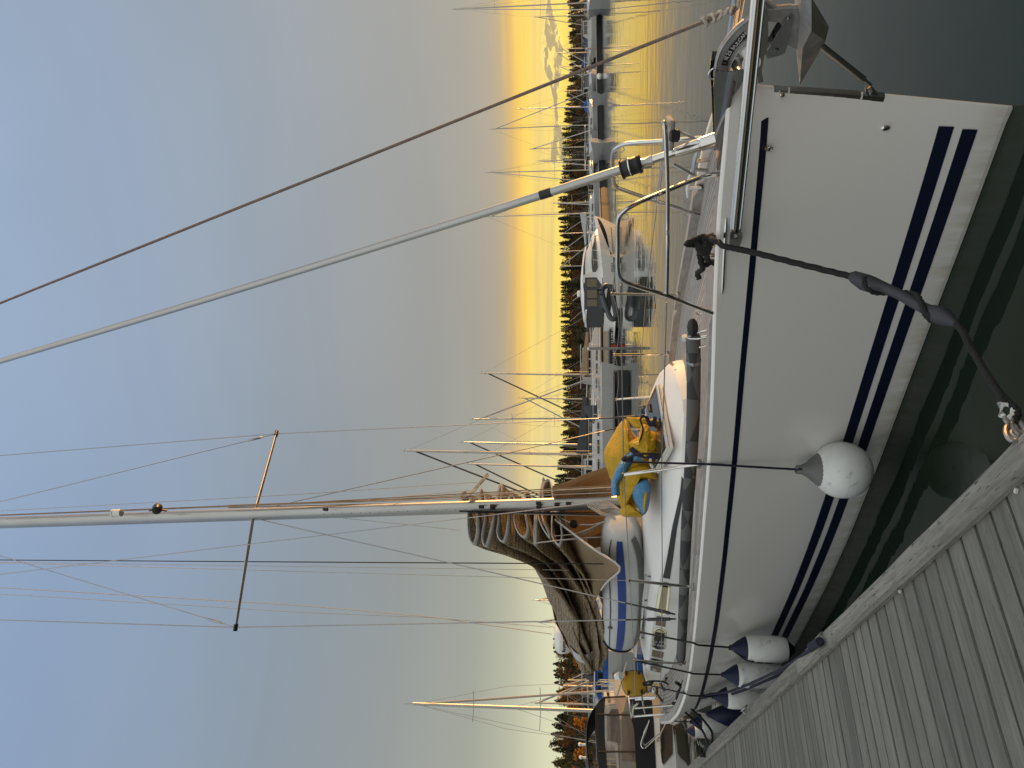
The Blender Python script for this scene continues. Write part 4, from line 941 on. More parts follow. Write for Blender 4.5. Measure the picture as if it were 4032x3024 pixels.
def build_bag():
    c0 = by(c4_(560, 420), -.02); c1_ = by(c4_(470, 1440), .32)
    t = thing('sail_bag', 'yellow and blue sail bag slumped on the coachroof before the mast', 'bag', ((c0+c1_)[0]/2, (c0+c1_)[1]/2, 1.62), BM)
    v = OB-(c0+c1_)/2; v[2] = 0; v /= np.linalg.norm(v); ax = V3(-v[1], v[0], 0)
    if np.dot(ax, c1_-c0) < 0: ax = -ax
    mid = (c0+c1_)/2
    def pt(x, y, dep):  # crop coordinates -> point on the plane facing the dock, moved towards the viewer by dep
        p = bpl(c4_(x, y), mid+v*dep, v); return p
    rs = random.Random(5)
    ph = [(rs.uniform(0, 6), rs.uniform(5, 13), rs.uniform(-9, 9), rs.uniform(4, 10)) for _ in range(9)]
    def wr(p, amp):
        return sum(math.sin(a+b*p[0]+c_*p[1]+d*p[2]) for a, b, c_, d in ph)/9*amp
    def lump(cx, cy, hx, hy, dep, th, name, m, rot=0.0, pw=2.6, amp=.05, parent=None, outline=None, nu=26, nv=44):
        """pillow with an outline given in crop coordinates (or a superellipse)"""
        G = []
        for i in range(nu+1):
            f = math.sin(math.pi*(i/nu-.5)); rr = (1-abs(f)**2.2)**(1/2.2); row = []
            for k in range(nv):
                a = 2*math.pi*k/nv
                if outline:
                    m_ = len(outline); s = k/nv*m_; j = int(s) % m_; fr = s-int(s); pts = [outline[(j+d) % m_] for d in (-1, 0, 1, 2)]
                    x = .5*(2*pts[1][0]+(pts[2][0]-pts[0][0])*fr+(2*pts[0][0]-5*pts[1][0]+4*pts[2][0]-pts[3][0])*fr**2+(-pts[0][0]+3*pts[1][0]-3*pts[2][0]+pts[3][0])*fr**3)
                    y = .5*(2*pts[1][1]+(pts[2][1]-pts[0][1])*fr+(2*pts[0][1]-5*pts[1][1]+4*pts[2][1]-pts[3][1])*fr**2+(-pts[0][1]+3*pts[1][1]-3*pts[2][1]+pts[3][1])*fr**3)
                    x = cx+(x-cx)*rr; y = cy+(y-cy)*rr
                else:
                    ca, sa = math.cos(a), math.sin(a); e = (abs(ca)**pw+abs(sa)**pw)**(-1/pw)
                    u_, w_ = hx*ca*e*rr, hy*sa*e*rr; x = cx+u_*math.cos(rot)-w_*math.sin(rot); y = cy+u_*math.sin(rot)+w_*math.cos(rot)
                p = pt(x, y, dep+th*f)
                w2 = wr(p*1.0, amp)*rr**.5
                row.append(p+v*w2+V3(0, 0, .4*w2))
            G.append(row)
        q = MB(); q.grid(G, closed_v=True, cap=True); o = part(q, name, m, parent or t, angle=180); return o
    body = [(470, 420), (520, 560), (640, 660), (760, 760), (800, 850), (770, 960), (700, 1060), (690, 1200), (640, 1330), (560, 1400), (430, 1430), (375, 1330), (320, 1170), (262, 1000), (222, 800), (278, 640), (352, 500), (420, 425)]
    main = lump(500, 900, 0, 0, 0, .26, 'bag_body', M['yellow'], outline=body, amp=.07)
    # blue bands: ribbons following the body
    def band(pts, w, dep, name='blue_band', m='blue', bulge=.05):
        G = []; P_ = spline([np.array(p+(0,), float) for p in pts], 6)
        for i, p in enumerate(P_):
            d = P_[min(i+1, len(P_)-1)]-P_[max(i-1, 0)]; d /= np.linalg.norm(d); nrm = np.array((-d[1], d[0], 0)); row = []
            for k in range(9):
                s = (k/8-.5)*2; xy = p+nrm*w*s*(.75+.25*math.sin(math.pi*min(1, i/len(P_)*1.2+.1)))
                pp = pt(xy[0], xy[1], dep+bulge*(1-s*s)+.02*math.sin(i*.5)); row.append(pp+v*wr(pp, .03))
            G.append(row)
        q = MB(); q.grid(G); o = part(q, name, M[m], main, angle=180); o.modifiers.new('thick', 'SOLIDIFY').thickness = .012; return o
    band([(650, 830), (520, 830), (450, 900), (390, 1000), (340, 1120), (345, 1250)], 62, .27)
    # lower folds
    lump(690, 760, 0, 0, .30, .17, 'bag_mouth', M['yellow'], outline=[(640, 490), (700, 480), (730, 540), (800, 560), (828, 640), (825, 720), (760, 790), (650, 860), (600, 800), (500, 690), (560, 640), (620, 600)], amp=.09)
    lump(735, 440, 0, 0, .18, .10, 'bag_mouth', M['yellow'], outline=[(640, 400), (720, 420), (800, 390), (815, 460), (780, 500), (700, 490), (600, 520), (520, 470), (470, 400), (540, 400)], amp=.08)
    lump(620, 1030, 0, 0, .26, .12, 'bag_fold', M['yellow'], outline=[(500, 960), (620, 920), (720, 930), (790, 1040), (775, 1075), (680, 1060), (560, 1090), (520, 1200), (480, 1320), (430, 1340), (420, 1150), (450, 1030)], amp=.05)
    lump(640, 1250, 0, 0, .30, .12, 'bag_roll', M['blue'], outline=[(560, 1100), (680, 1070), (720, 1150), (712, 1300), (690, 1410), (640, 1460), (585, 1380), (525, 1260), (520, 1170)], amp=.03)
    lump(668, 1310, 0, 0, .36, .085, 'bag_lining', M['yellow'], outline=[(655, 1190), (690, 1200), (680, 1300), (660, 1420), (640, 1420), (632, 1320)], amp=.03)
    lump(560, 1410, 0, 0, .22, .12, 'bag_fold', M['yellow'], outline=[(470, 1330), (560, 1390), (640, 1450), (625, 1480), (500, 1478), (420, 1470), (395, 1400)], amp=.05)
    def strap(pts, dep, r=.014, m='strap'):
        q = MB(); q.tube(spline([pt(x, y, dep) for x, y in pts], 6), r, 6, sx=1.5, sy=.35); return part(q, 'strap', M[m], t)
    strap([(690, 395), (640, 390), (612, 420), (630, 480), (640, 530), (625, 600), (605, 660), (615, 720)], .42)
    strap([(680, 395), (700, 440), (728, 480), (760, 440), (775, 390)], .40, .011)
    strap([(515, 725), (550, 770), (640, 810), (740, 820), (790, 830)], .42, .018); strap([(740, 815), (720, 870), (735, 930), (755, 945)], .42, .008, 'hoodw'); strap([(805, 480), (815, 520), (810, 560)], .34, .02)
build_bag()

def build_dinghy():
    # light grey rolled inflatable with a blue stripe, along the coachroof
    A = by(c5(2040, 960), .30); B = by(c6(1010, 930), .74)
    A = V3(4.75, .28, 1.74); B = V3(*by(c6(1000, 905), .80))
    B[2] = 1.66; ln = B-A; L_ = np.linalg.norm(ln[:2]); d = V3(ln[0], ln[1], 0)/L_; s = V3(-d[1], d[0], 0)
    if s[1] < 0: s = -s
    t = thing('inflatable_dinghy', 'pale grey inflatable dinghy with a royal blue stripe lashed on the coachroof', 'dinghy', A, BM)
    n = 40; W_ = .30; H_ = .25
    def sec(u, a, grow=0.0):
        k = (1-abs(2*u-1)**4.5)**.5 if 0 < u < 1 else 0; k = max(k, .02); c = A+ln*u
        ca, sa = math.cos(a), math.sin(a); e = (abs(ca)**2.8+abs(sa)**2.8)**(-1/2.8)
        return c+s*(W_*ca*e*(k*.5+.5 if u < .2 else k)+grow*ca)+V3(0, 0, H_*sa*e*(k*.6+.4 if 0 < u < 1 else .4)+grow*sa+.05*(2*u-1)**2)
    us = np.concatenate([[0.0], np.linspace(.01, .99, n-1), [1.0]])
    G = [[sec(u, 2*math.pi*k/28)+V3(0, 0, .006*math.sin(7*u*6+k)) for k in range(28)] for u in us]
    q = MB(); q.grid(G, closed_v=True, cap=True); part(q, 'tube', M['rib'], t, angle=180)
    def bandp(a0, a1, m, name, g=.006):
        q = MB(); q.grid([[sec(u, a0+(a1-a0)*k/5, g) for k in range(6)] for u in np.linspace(.015, .985, n)]); part(q, name, M[m], t, angle=180)
    bandp(-.05, .30, 'bluec', 'blue_stripe'); bandp(3.19, 2.84, 'bluec', 'blue_stripe'); bandp(-.95, -.62, 'fgrey', 'rubbing_strake'); bandp(.62, .66, 'strap', 'seam')
    q = MB(); u = .93; q.tube([sec(u-.05*math.sin(a), a, .014) for a in np.linspace(-.9, 1.9, 14)], .014, 6); part(q, 'grab_rope', M['rope_n'], t)
    q = MB(); c = sec(.66, .62, .01); q.lathe(c, [(.03, -.005), (.03, .008), (.012, .014)], 12, s); part(q, 'valve', M['fgrey'], t)
build_dinghy()

def build_pole():
    P = [bz(c9_(x, y), z) for (x, y), z in (((360, 1290), 1.53), ((360, 1380), 1.52))] if False else []
    path = [bz((2728, 1312), 1.50), bz((2731, 1420), 1.475), bz((2730, 1600), 1.44), bz((2722, 1789), 1.405), bz((2702, 2100), 1.335), bz((2690, 2417), 1.25), bz((2680, 2610), 1.185)]
    q = MB(); sp_ = spline(path, 8); n = len(sp_); q.tube(sp_, [.028]+[.046]*(n-2)+[.03], 16)
    m = bpy.data.materials.new('diamond_sleeve'); m.use_nodes = True; tt = m.node_tree; tt.nodes.clear(); T = NT(tt)
    co = T.n('ShaderNodeTexCoord').outputs['Object']
    ck = T.n('ShaderNodeTexChecker', {'Vector': T.n('ShaderNodeMapping', {'Vector': co, 'Scale': (3.2, 3.2, 9.0), 'Rotation': (.4, .5, .75)}).outputs[0], 'Color1': (.095, .094, .092, 1), 'Color2': (.034, .034, .036, 1), 'Scale': 1.0}).outputs[0]
    pr = T.n('ShaderNodeBsdfPrincipled', {'Base Color': ck, 'Roughness': .7}); T.n('ShaderNodeOutputMaterial', {0: pr.outputs[0]})
    t = thing('sleeved_pole', 'long pole in a dark diamond-pattern sleeve lying along the side deck', 'pole', (3, .9, 1.35), BM)
    part(q, 'sleeve', m, t)
    q = MB(); e = sp_[0]; u = sp_[0]-sp_[3]; u /= np.linalg.norm(u); q.tube([e-u*.02, e+u*.05, e+u*.085, e+u*.105, e+u*.112], [.03, .036, .028, .014, .003], 12); part(q, 'pole_end', M['black'], t)
    e = sp_[2]; q = MB(); q.tube([e+V3(.0, 0, .048), e+u*.03+V3(0, 0, .05)], .02, 8); part(q, 'strap', M['hoodw'], t)
    e = sp_[8]; q = MB(); q.lathe(e, [(.048, -.012), (.05, 0), (.048, .012)], 16, u, cap=False); part(q, 'strap', M['steeld'], t)
build_pole()

def fender(base_xy, ztip, zbot, label, r=.115, m='fender', cap='fnavy', name='fender', rope_to=None, ropm='rope_b', lean=(0, 0), tail=False):
    x, y = base_xy; t = thing(name, label, 'fender', (x, y, zbot), BM, None)
    c = V3(x, y, 0); h = ztip-zbot; top = V3(lean[0], lean[1], 0)
    prof = [(.01, .02), (r*.25, .0), (r*.45, .03), (r*.86, .075), (r*.99, .12), (r*1.0, h*.40), (r*.985, h-.20), (r*.93, h-.155), (r*.9, h-.145)]
    capp = [(r*.905, h-.147), (r*.78, h-.115), (r*.45, h-.055), (r*.24, h-.02), (r*.2, h), (r*.1, h+.012)]
    def put(pr, nm, mm, ang=50):
        q = MB(); q.lathe((x, y, zbot), pr, 24)
        q.v = [(p[0]+top[0]*(p[2]-zbot)/h, p[1]+top[1]*(p[2]-zbot)/h, p[2]) for p in q.v]; return part(q, nm, M[mm], t, angle=ang)
    put([(a, b) for a, b in prof if b >= .07], 'body', m); put(capp, 'cap', cap); put([(r*.87, .074), (r*.45, .028), (r*.25, 0), (.01, .0)][::-1], 'end_cap', cap if cap != 'fgrey' else m)
    if rope_to is not None:
        q = MB(); P0 = V3(x+top[0], y+top[1], ztip); q.tube(rope_to+[P0], .0085, 8, lobes=3, twist=110)
        q.tube([P0+V3(.016*math.cos(a), .016*math.sin(a), .008*math.sin(a)) for a in np.linspace(0, 6.28, 9)[:-1]], .009, 6, closed=True); part(q, 'rope', M[ropm], t)
        if tail:
            q = MB(); q.tube([P0+V3(0, .03, -.03), P0+V3(-.02, r*.98, -.13), P0+V3(-.02, r+.008, -.20)], .008, 6); part(q, 'rope_tail', M[ropm], t)
def edge(px, lift=.02):
    """point where a rope crosses the gunwale"""
    best = None
    for x in np.linspace(.3, 9.4, 1800):
        p = V3(x, bd(x)+.008, zs(x)+lift)
        w = b2w(p); d = w[1]*CP+(w[2]-EYE)*SP; X = 2016-FPX*((-w[1]*SP+(w[2]-EYE)*CP)/d); Y = 1512-FPX*w[0]/d
        e = (X-px[0])**2+(Y-px[1])**2
        if best is None or e < best[0]: best = (e, p)
    return best[1]
def build_fenders():
    # ball fender
    r_ = .198; x, z = 2.22, .60
    for _ in range(6):
        y = hb(x, z)+r_*.93; P = by(c_ball, y); x, z = P[0], P[2]
    t = thing('ball_fender', 'round white ball fender with a grey cap hanging at the middle of the yacht hull', 'fender', (x, y, z-r_), BM)
    q = MB(); q.lathe((x, y, z), [(.01, -r_*1.02)]+[(r_*math.sin(a), -r_*1.02*math.cos(a)) for a in np.linspace(.08, 2.52, 22)], 36); q.lathe((x, y, z), [(r_*1.001, .012), (r_*1.004, .016), (r_*1.001, .02)], 36, cap=False); part(q, 'ball', M['fender'], t, angle=60)
    a0 = 2.50; q = MB(); q.lathe((x, y, z), [(r_*math.sin(a0)*1.01, -r_*1.02*math.cos(a0)-.002), (.085, r_*1.02), (.052, r_*1.22), (.034, r_*1.40), (.030, r_*1.56), (.012, r_*1.60)], 24)
    q.v = [(p[0], p[1]-.0*(p[2]-z), p[2]) for p in q.v]; part(q, 'cap', M['fgrey'], t, angle=60)
    tip = V3(x, y, z+r_*1.55); e = edge((2800, 1828)); up = by(c4_(465, 850), .985)
    q = MB(); q.tube([up, by(c4_(490, 882), 1.0), e, tip], .0078, 8, lobes=3, twist=110)
    q.tube([up+V3(.022*math.cos(a), .0, .028*math.sin(a)) for a in np.linspace(0, 6.28, 10)[:-1]], .012, 6, closed=True); q.tube([up+V3(.015*math.cos(a), .018*math.sin(a), .015*math.cos(a)-.02) for a in np.linspace(0, 6.28, 10)[:-1]], .011, 6, closed=True)
    q.tube([tip+V3(.03*math.cos(a), .012, .022*math.sin(a)-.015) for a in np.linspace(0, 6.28, 10)[:-1]], .008, 6, closed=True)
    part(q, 'rope', M['rope_n'], t)
    q = MB(); q.tube(spline([up, by(c4_(495, 830), 1.0), by(c4_(600, 795), 1.0), by(c4_(740, 790), 1.0), by(c4_(835, 788), 1.0)], 5), .009, 8, lobes=3, twist=110); part(q, 'rope_tail', M['rope_b'], t)
    # three white cylinders with navy ends
    def col(tip, bot, half, label, rope, **k):
        r = .118; x = 5.0
        for _ in range(8):
            zt_, y = by(tip, hb(x, .9)+r*.9)[2], hb(x, .75)+r*1.0; P = by(tip, y); x = P[0]; zt_ = P[2]
        zb = by(bot, y)[2]; 
        fender((x, y), zt_, zb, label, r, rope_to=rope(x, y, zt_), **k); return x, y
    rail = lambda px, yy: by(px, yy)
    col(c8(758, 690), c8(1475, 700), 45, 'white cylinder fender with a navy cap, nearest the bow of three alongside the dock', lambda x, y, z: [rail(c6(1165, 800), 1.45), edge(c6(1650, 905)), V3(*edge(c6(1740, 930), -.03))+V3(0, .004, 0)], tail=True)
    col(c8(675, 985), c8(1440, 1000), 40, 'white cylinder fender with a navy cap, middle one of three alongside the dock', lambda x, y, z: [rail(c6(1100, 1110), 1.55), edge(c6(1700, 1240)), V3(*edge(c6(1760, 1250), -.03))+V3(0, .004, 0)])
    col(c8(572, 1226), c8(1330, 1235), 36, 'white cylinder fender with a navy cap, next to the teardrop fender at the dock ring', lambda x, y, z: [rail(c6(1215, 1370), 1.2), edge(c6(1660, 1470)), V3(*edge(c6(1720, 1490), -.03))+V3(0, .004, 0)])
    # navy teardrop
    P = by(c8(495, 1415), 1.66); x, y = P[0], 1.66; zt_ = P[2]; r = .155; t = thing('teardrop_fender', 'dark navy teardrop fender wedged between the yacht stern and the dock edge', 'fender', (x, y, zt_-.62), BM)
    q = MB(); q.lathe((x, y, zt_-.62), [(.02, 0), (r*.55, .02), (r*.9, .08), (r, .17), (r*.97, .26), (r*.80, .38), (r*.55, .48), (r*.30, .56), (r*.2, .60), (.01, .62)], 28); part(q, 'body', M['fnavy'], t, angle=60)
    q = MB(); q.tube([by(c8(60, 1340), 1.3), by(c8(300, 1370), 1.6), V3(x, y, zt_)], .009, 8, lobes=3, twist=100); part(q, 'rope', M['rope_w'], t)
    # two at the quarter
    P = by(c8(330, 1500), 1.52); fender((P[0], 1.52), P[2], P[2]-.62, 'white fender with a navy cap hanging at the quarter behind the teardrop fender', .125, rope_to=[by(c8(0, 1485), 1.4)])
    P = by(c8(300, 1505), 1.2); fender((P[0]+.5, 1.25), P[2]-.02, P[2]-.62, 'small white fender on the transom, farthest from the bow', .11, rope_to=[by(c8(0, 1490), 1.1)])
c_ball = cE(1312, 792)
build_fenders()

def build_lines():
    # bow line with rubber snubber, thimble, shackles to the dock beam
    A = by(c9(575, 240), bd(.48)+.0); R_ = bz(cA(1262, 1545), KZ+.02)
    n_ = np.cross(R_-A, V3(0, 0, 1)); on = lambda p: bpl(p, A, n_)
    t = thing('bow_mooring_line', 'black bow mooring rope with a rubber snubber running down to the dock chain', 'rope', R_, BM)
    pts = [A+V3(.03, -.05, .0), A+V3(.0, .012, .005), on(c9(640, 290)), on(c9(700, 330)), on(c9(1000, 395)), on(c9(1500, 520)), on(c9(2040, 650)), on(cA(225, 375))]
    q = MB(); q.tube(spline(pts, 12), .0155, 12, lobes=3, twist=70); part(q, 'rope', M['rope_b'], t)
    low = [on(cA(620, 610)), on(cA(860, 700)), on(cA(960, 860)), on(cA(1080, 1060)), on(cA(1160, 1180)), on(cA(1205, 1275))]
    q = MB(); q.tube(spline(low, 12), .0145, 12, lobes=3, twist=70)
    q.tube(spline([on(cA(1110, 1120)), on(cA(1190, 1215)), on(cA(1275, 1300)), on(cA(1300, 1345)), on(cA(1280, 1400))], 8), .0145, 10, lobes=3, twist=70); part(q, 'rope', M['rope_b'], t)
    a, b = on(cA(72, 338)), on(cA(862, 700)); sn = [on(cA(72, 338)), on(cA(110, 348)), on(cA(190, 388)), on(cA(240, 405)), on(cA(330, 425)), on(cA(450, 480)), on(cA(560, 545)), on(cA(650, 590)), on(cA(715, 620)), on(cA(790, 655)), on(cA(862, 700))]
    q = MB(); q.tube(sn, [.012, .030, .042, .041, .026, .025, .025, .027, .043, .036, .012], 14); part(q, 'snubber', M['rubber'], t)
    q = MB(); L_ = spline(sn[2:9], 10); prev = []
    for i, p in enumerate(L_):
        d = L_[min(i+1, len(L_)-1)]-L_[max(i-1, 0)]; d /= np.linalg.norm(d); u = np.cross(d, V3(0, 0, 1)); u /= np.linalg.norm(u); w = np.cross(d, u); an = 3.6+i/len(L_)*8.6
        prev.append(p+(u*math.cos(an)+w*math.sin(an))*.034)
    q.tube(prev, .0135, 10, lobes=3, twist=70); part(q, 'wound_rope', M['rope_b'], t)
    th = [on(cA(1180, 1275)), on(cA(1235, 1272)), on(cA(1280, 1305)), on(cA(1275, 1355)), on(cA(1230, 1385)), on(cA(1190, 1360))]
    q = MB(); q.tube(th, .009, 8, closed=True, sx=1.6); part(q, 'thimble', M['gel2'], t)
    q = MB(); c = on(cA(1255, 1400)); q.tube(spline([on(cA(1205, 1365)), on(cA(1220, 1400)), on(cA(1260, 1430)), on(cA(1265, 1470))], 5), .008, 8)
    for k, (u0, v0, u1, v1) in enumerate(((1290, 1385, 1320, 1500), (1262, 1420, 1258, 1540), (1262, 1500, 1345, 1490))):
        a, b = on(cA(u0, v0)), on(cA(u1, v1)); m_ = (a+b)/2; ax = (b-a)/2; sd = np.cross(ax, V3(1, .3, .2)); sd = sd/np.linalg.norm(sd)*.022
        q.tube([m_+ax*math.cos(w)+sd*math.sin(w) for w in np.linspace(0, 6.28, 16)[:-1]], .0085, 8, closed=True)
    part(q, 'chain_link', M['galv'], t)
    # knot of rope on the bow cleat
    c = V3(.62, bd(.62)-.10, zs(.62)+.05); q = MB(); k9 = lambda x, y: by(c9(x, y), bd(.62)-.10)
    for pts in ([k9(600, 250), k9(540, 200), k9(480, 260), k9(400, 250), k9(300, 275), k9(330, 330), k9(400, 330), k9(470, 290), k9(530, 240)], [k9(540, 215), k9(500, 330), k9(430, 340), k9(415, 420), k9(460, 500), k9(510, 540), k9(560, 510), k9(580, 490)], [k9(440, 330), k9(470, 380), k9(450, 440), k9(500, 500), k9(520, 400), k9(545, 300)], [k9(440, 420), k9(440, 540), k9(425, 640), k9(405, 690)], [k9(390, 260), k9(460, 310), k9(480, 240), k9(530, 300), k9(470, 370), k9(410, 380)]):
        q.tube(spline([p+V3(0, .02*math.sin(i*2), .01*math.cos(i*3)) for i, p in enumerate(pts)], 8), .0155, 10, lobes=3, twist=70)
    part(q, 'cleat_knot', M['rope_b'], t)
    # stern lines to the dock
    t = thing('stern_spring_line', 'doubled navy mooring rope from the stern cleat to the ring on the dock beam', 'rope', bz(c8(1755, 615), KZ), BM)
    S = by(cS(215, 490), 1.62); Rg = bz(c8(1750, 622), KZ+.04)
    for dz, px in ((0, (cS(640, 400), cS(960, 340))), (.0, (cS(640, 430), cS(960, 390)))):
        n2 = np.cross(Rg-S, V3(0, 0, 1)); q = MB(); pts = [S, bpl(cS(290, 470 if px[0][1] < 2740 else 500), S, n2), bpl(px[0], S, n2), bpl(px[1], S, n2), bpl(cS(1650, 30) if px[0][1] < 2736 else cS(1720, 60), S, n2), Rg]
        q.tube(spline(pts, 8), .0125, 9, lobes=3, twist=80); part(q, 'rope', M['rope_n'], t)
    q = MB(); q.tube([bz(c8(1640, 680), KZ+.05), bz(c8(1740, 625), KZ+.04)], [.028, .03], 10); part(q, 'eye_splice', M['rope_n'], t)
    t = thing('stern_mooring_line', 'loose black mooring ropes looping from the stern cleat down over the dock edge', 'rope', bz(cS(520, 1270), KZ), BM)
    for pts, r_ in (([cS(215, 510), cS(330, 620), cS(470, 740), cS(570, 860), cS(630, 960), cS(630, 1080), cS(570, 1180), cS(500, 1260)], .0135), ([cS(190, 560), cS(240, 660), cS(370, 790), cS(470, 900), cS(540, 1030), cS(555, 1130), cS(520, 1230)], .0135)):
        E1 = bz(pts[-1], KZ+.03); n2 = np.cross(E1-S, V3(0, 0, 1)); q = MB(); q.tube(spline([bpl(p, S, n2) for p in pts], 7), r_, 9, lobes=3, twist=80); part(q, 'rope', M['rope_b'], t)
    q = MB()
    for a in (0, .9, 2.0): c = bz(cS(500, 1270), KZ+.03); q.tube([c+V3(.05*math.cos(w)*math.cos(a), .03*math.sin(w), .03*math.sin(w+a)) for w in np.linspace(0, 6.28, 12)[:-1]], .013, 8, closed=True)
    part(q, 'rope_knot', M['rope_b'], t)
    # heap of rope on the stern cleat
    q = MB(); k = lambda x, y, d=0: by(cS(x, y), 1.55)+V3(0, .03*d, 0)
    for pts in ([k(115, 235), k(160, 265), k(200, 270, 1), k(215, 225), k(225, 290, 1), k(190, 350, -1), k(150, 370)], [k(150, 360), k(120, 420, 1), k(150, 490), k(200, 480, 1), k(230, 420), k(190, 370, 1), k(140, 400), k(170, 470, -1)], [k(180, 340), k(240, 400, 1), k(210, 500), k(130, 470), k(180, 400, 1), k(230, 480), k(260, 495)], [k(130, 390, 1), k(200, 440, 2), k(220, 500, 1), k(190, 560)]):
        q.tube(spline(pts, 7), .018, 9, lobes=3, twist=70)
    q.tube([k(60, 540), k(150, 530)], .02, 8); part(q, 'cleat_knot', M['rope_b'], t)
    # black line tied to the rail near the stern
    t = thing('rail_lashing', 'short black rope tied round the rail beside the yellow lifebuoy cover', 'rope', by(c7(1210, 530), 1.25), BM)
    q = MB(); g = lambda x, y: by(c7(x, y), 1.25); q.tube(spline([g(1205, 535), g(1250, 515), g(1300, 510), g(1280, 540), g(1215, 540), g(1260, 505), g(1380, 505), g(1430, 515), g(1465, 535)], 6), .012, 8); q.sphere(g(1210, 533), .03, 6, 8); part(q, 'rope', M['rope_b'], t)
build_lines()
def build_buoy():
    c = by(c7(1095, 525), 1.05); v = OB-c; v[2] = 0; v /= np.linalg.norm(v); s = V3(-v[1], v[0], 0)
    t = thing('lifebuoy', 'horseshoe lifebuoy in an ochre cover strapped to the stern rail', 'lifebuoy', c-V3(0, 0, .3), BM)
    out = [(965, 440), (1010, 400), (1090, 388), (1160, 400), (1200, 440), (1225, 530), (1235, 600), (1205, 640), (1150, 665), (1060, 668), (1005, 640), (975, 580), (960, 510)]
    G = []
    for k, f in ((-.05, .88), (-.04, .97), (0, 1), (.04, .97), (.06, .86), (.075, .5), (.08, .02)):
        G.append([bpl(c7(1095+(x-1095)*f, 525+(y-525)*f), c+v*k, v)+v*.006*math.sin(i*2.3)*f for i, (x, y) in enumerate(out)])
    q = MB(); q.grid(G, closed_v=True, cap=True); part(q, 'cover', M['gold'], t, angle=60)
    q = MB(); q.tube([bpl(c7(x, y), c+v*.0, v) for x, y in out], .008, 6, closed=True); part(q, 'piping', M['strap'], t)
    for x, y in ((1010, 415), (1035, 630), (1150, 405), (1180, 618)):
        q = MB(); q.box(bpl(c7(x, y), c+v*.08, v), (.06, .06, .035), Matrix.Rotation(math.atan2(s[1], s[0]), 3, 'Z'), bev=.01); part(q, 'strap', M['black'], t)
build_buoy()
# ================================================================== THE FAR SHORE
azd = lambda y: math.degrees(math.atan((3024-y-1512)/FPX))
def shore(az): return float(I(az, [-50, -30, -22, -12, 0, 10, 20, 30, 50], [85, 92, 104, 140, 175, 195, 215, 230, 235]))
def skyV(az):
    y = 1512-FPX*math.tan(R(max(-40, min(40, az)))); return float(I(y, [-400, 0, 150, 300, 400, 520, 650, 780, 1000, 1300, 1500, 1700, 1900, 2050, 2300, 2430, 2560, 2700, 2800, 2900, 2980, 3100, 3400], [2236, 2234, 2240, 2243, 2228, 2212, 2216, 2196, 2206, 2210, 2216, 2216, 2184, 2178, 2184, 2190, 2180, 2188, 2196, 2170, 2184, 2180, 2180]))
def topz(az, d): return EYE+(HOR-skyV(az))/FPX*d*CP
def pol(az, d): return d*math.tan(R(az)), d
def GZ(az, d, dd): return min(.25+dd*.14, topz(az, d)*.62)
def build_land():
    mb = MB(); G = []
    for az in np.linspace(-48, 48, 120):
        row = []; D0 = shore(az)+3*math.sin(az*.9)+2*math.sin(az*2.3)
        for k, dd in enumerate((-3, 0, 4, 10, 18, 28, 40, 70)):
            d = D0+dd; x, y = pol(az, d); zt_ = topz(az, d)
            row.append((x, y, -.5 if k == 0 else GZ(az, d, dd)+.2*math.sin(az*3+k)*(k > 1)))
        G.append(row)
    mb.grid(G); o = mb.build('hill', M['earth']); tag(o, 'low wooded shore across the harbour', None, None, 'structure')
build_land()
def conifer(seed):
    rs = random.Random(seed); q = MB()
    for i in range(330):
        h = .06+.94*(rs.random()**.8); r0 = (1-h)**.75*.17*(.55+.6*rs.random())+.008; a = rs.uniform(0, 6.283)
        jag = .75+.5*(math.sin(h*34+a*1.3) > 0)
        r_ = r0*jag; c = V3(r_*math.cos(a), r_*math.sin(a), h-.25*r_); s = .02+.035*(1-h)
        u = V3(math.cos(a), math.sin(a), -.55); t_ = V3(-math.sin(a), math.cos(a), rs.uniform(-.2, .2))
        q.add([c-t_*s*.7, c+t_*s*.7, c+u*s*1.7, c+V3(0, 0, s*.5)-u*s*.5], [(0, 2, 1), (0, 1, 3)], False)
    q.add([(0, -.006, .93), (0, .006, .93), (0, 0, 1.02)], [(0, 1, 2)], False)
    return q
def broadleaf(seed):
    rs = random.Random(seed); q = MB(); blobs = []
    for k in range(9):
        a = rs.uniform(0, 6.28); h = rs.uniform(.34, .86); rr = .24*math.sin(math.pi*min(1, max(.1, (h-.12)/.95)))
        blobs.append((V3(rr*math.cos(a)*rs.random(), rr*math.sin(a)*rs.random(), h), rs.uniform(.10, .19)))
    blobs.append((V3(0, 0, .84), .14)); blobs.append((V3(.03, 0, .3), .17))
    for i in range(430):
        c, r_ = blobs[rs.randrange(len(blobs))]; d = V3(rs.gauss(0, 1), rs.gauss(0, 1), rs.gauss(0, 1)); d /= np.linalg.norm(d)
        p = c+d*r_*(.5+.48*rs.random())*V3(1, 1, .85); s = rs.uniform(.016, .038)
        u = V3(rs.gauss(0, 1), rs.gauss(0, 1), rs.gauss(0, 1)); u -= d*np.dot(u, d)*.6; u /= np.linalg.norm(u); w = np.cross(d, u)
        q.add([p-u*s, p+w*s*.8, p+u*s, p-w*s*.7], [(0, 1, 2, 3)], False)
    return q
def trunkmb(h):
    q = MB(); q.tube([(0, 0, -.08), (.004, 0, h*.4), (0, .005, h)], [.022, .015, .004], 6)
    for a, z in ((0, .35), (2.1, .45), (4.2, .55)):
        q.tube([(0, 0, h*z), (.10*math.cos(a), .10*math.sin(a), h*z+.16)], [.008, .003], 5)
    return q
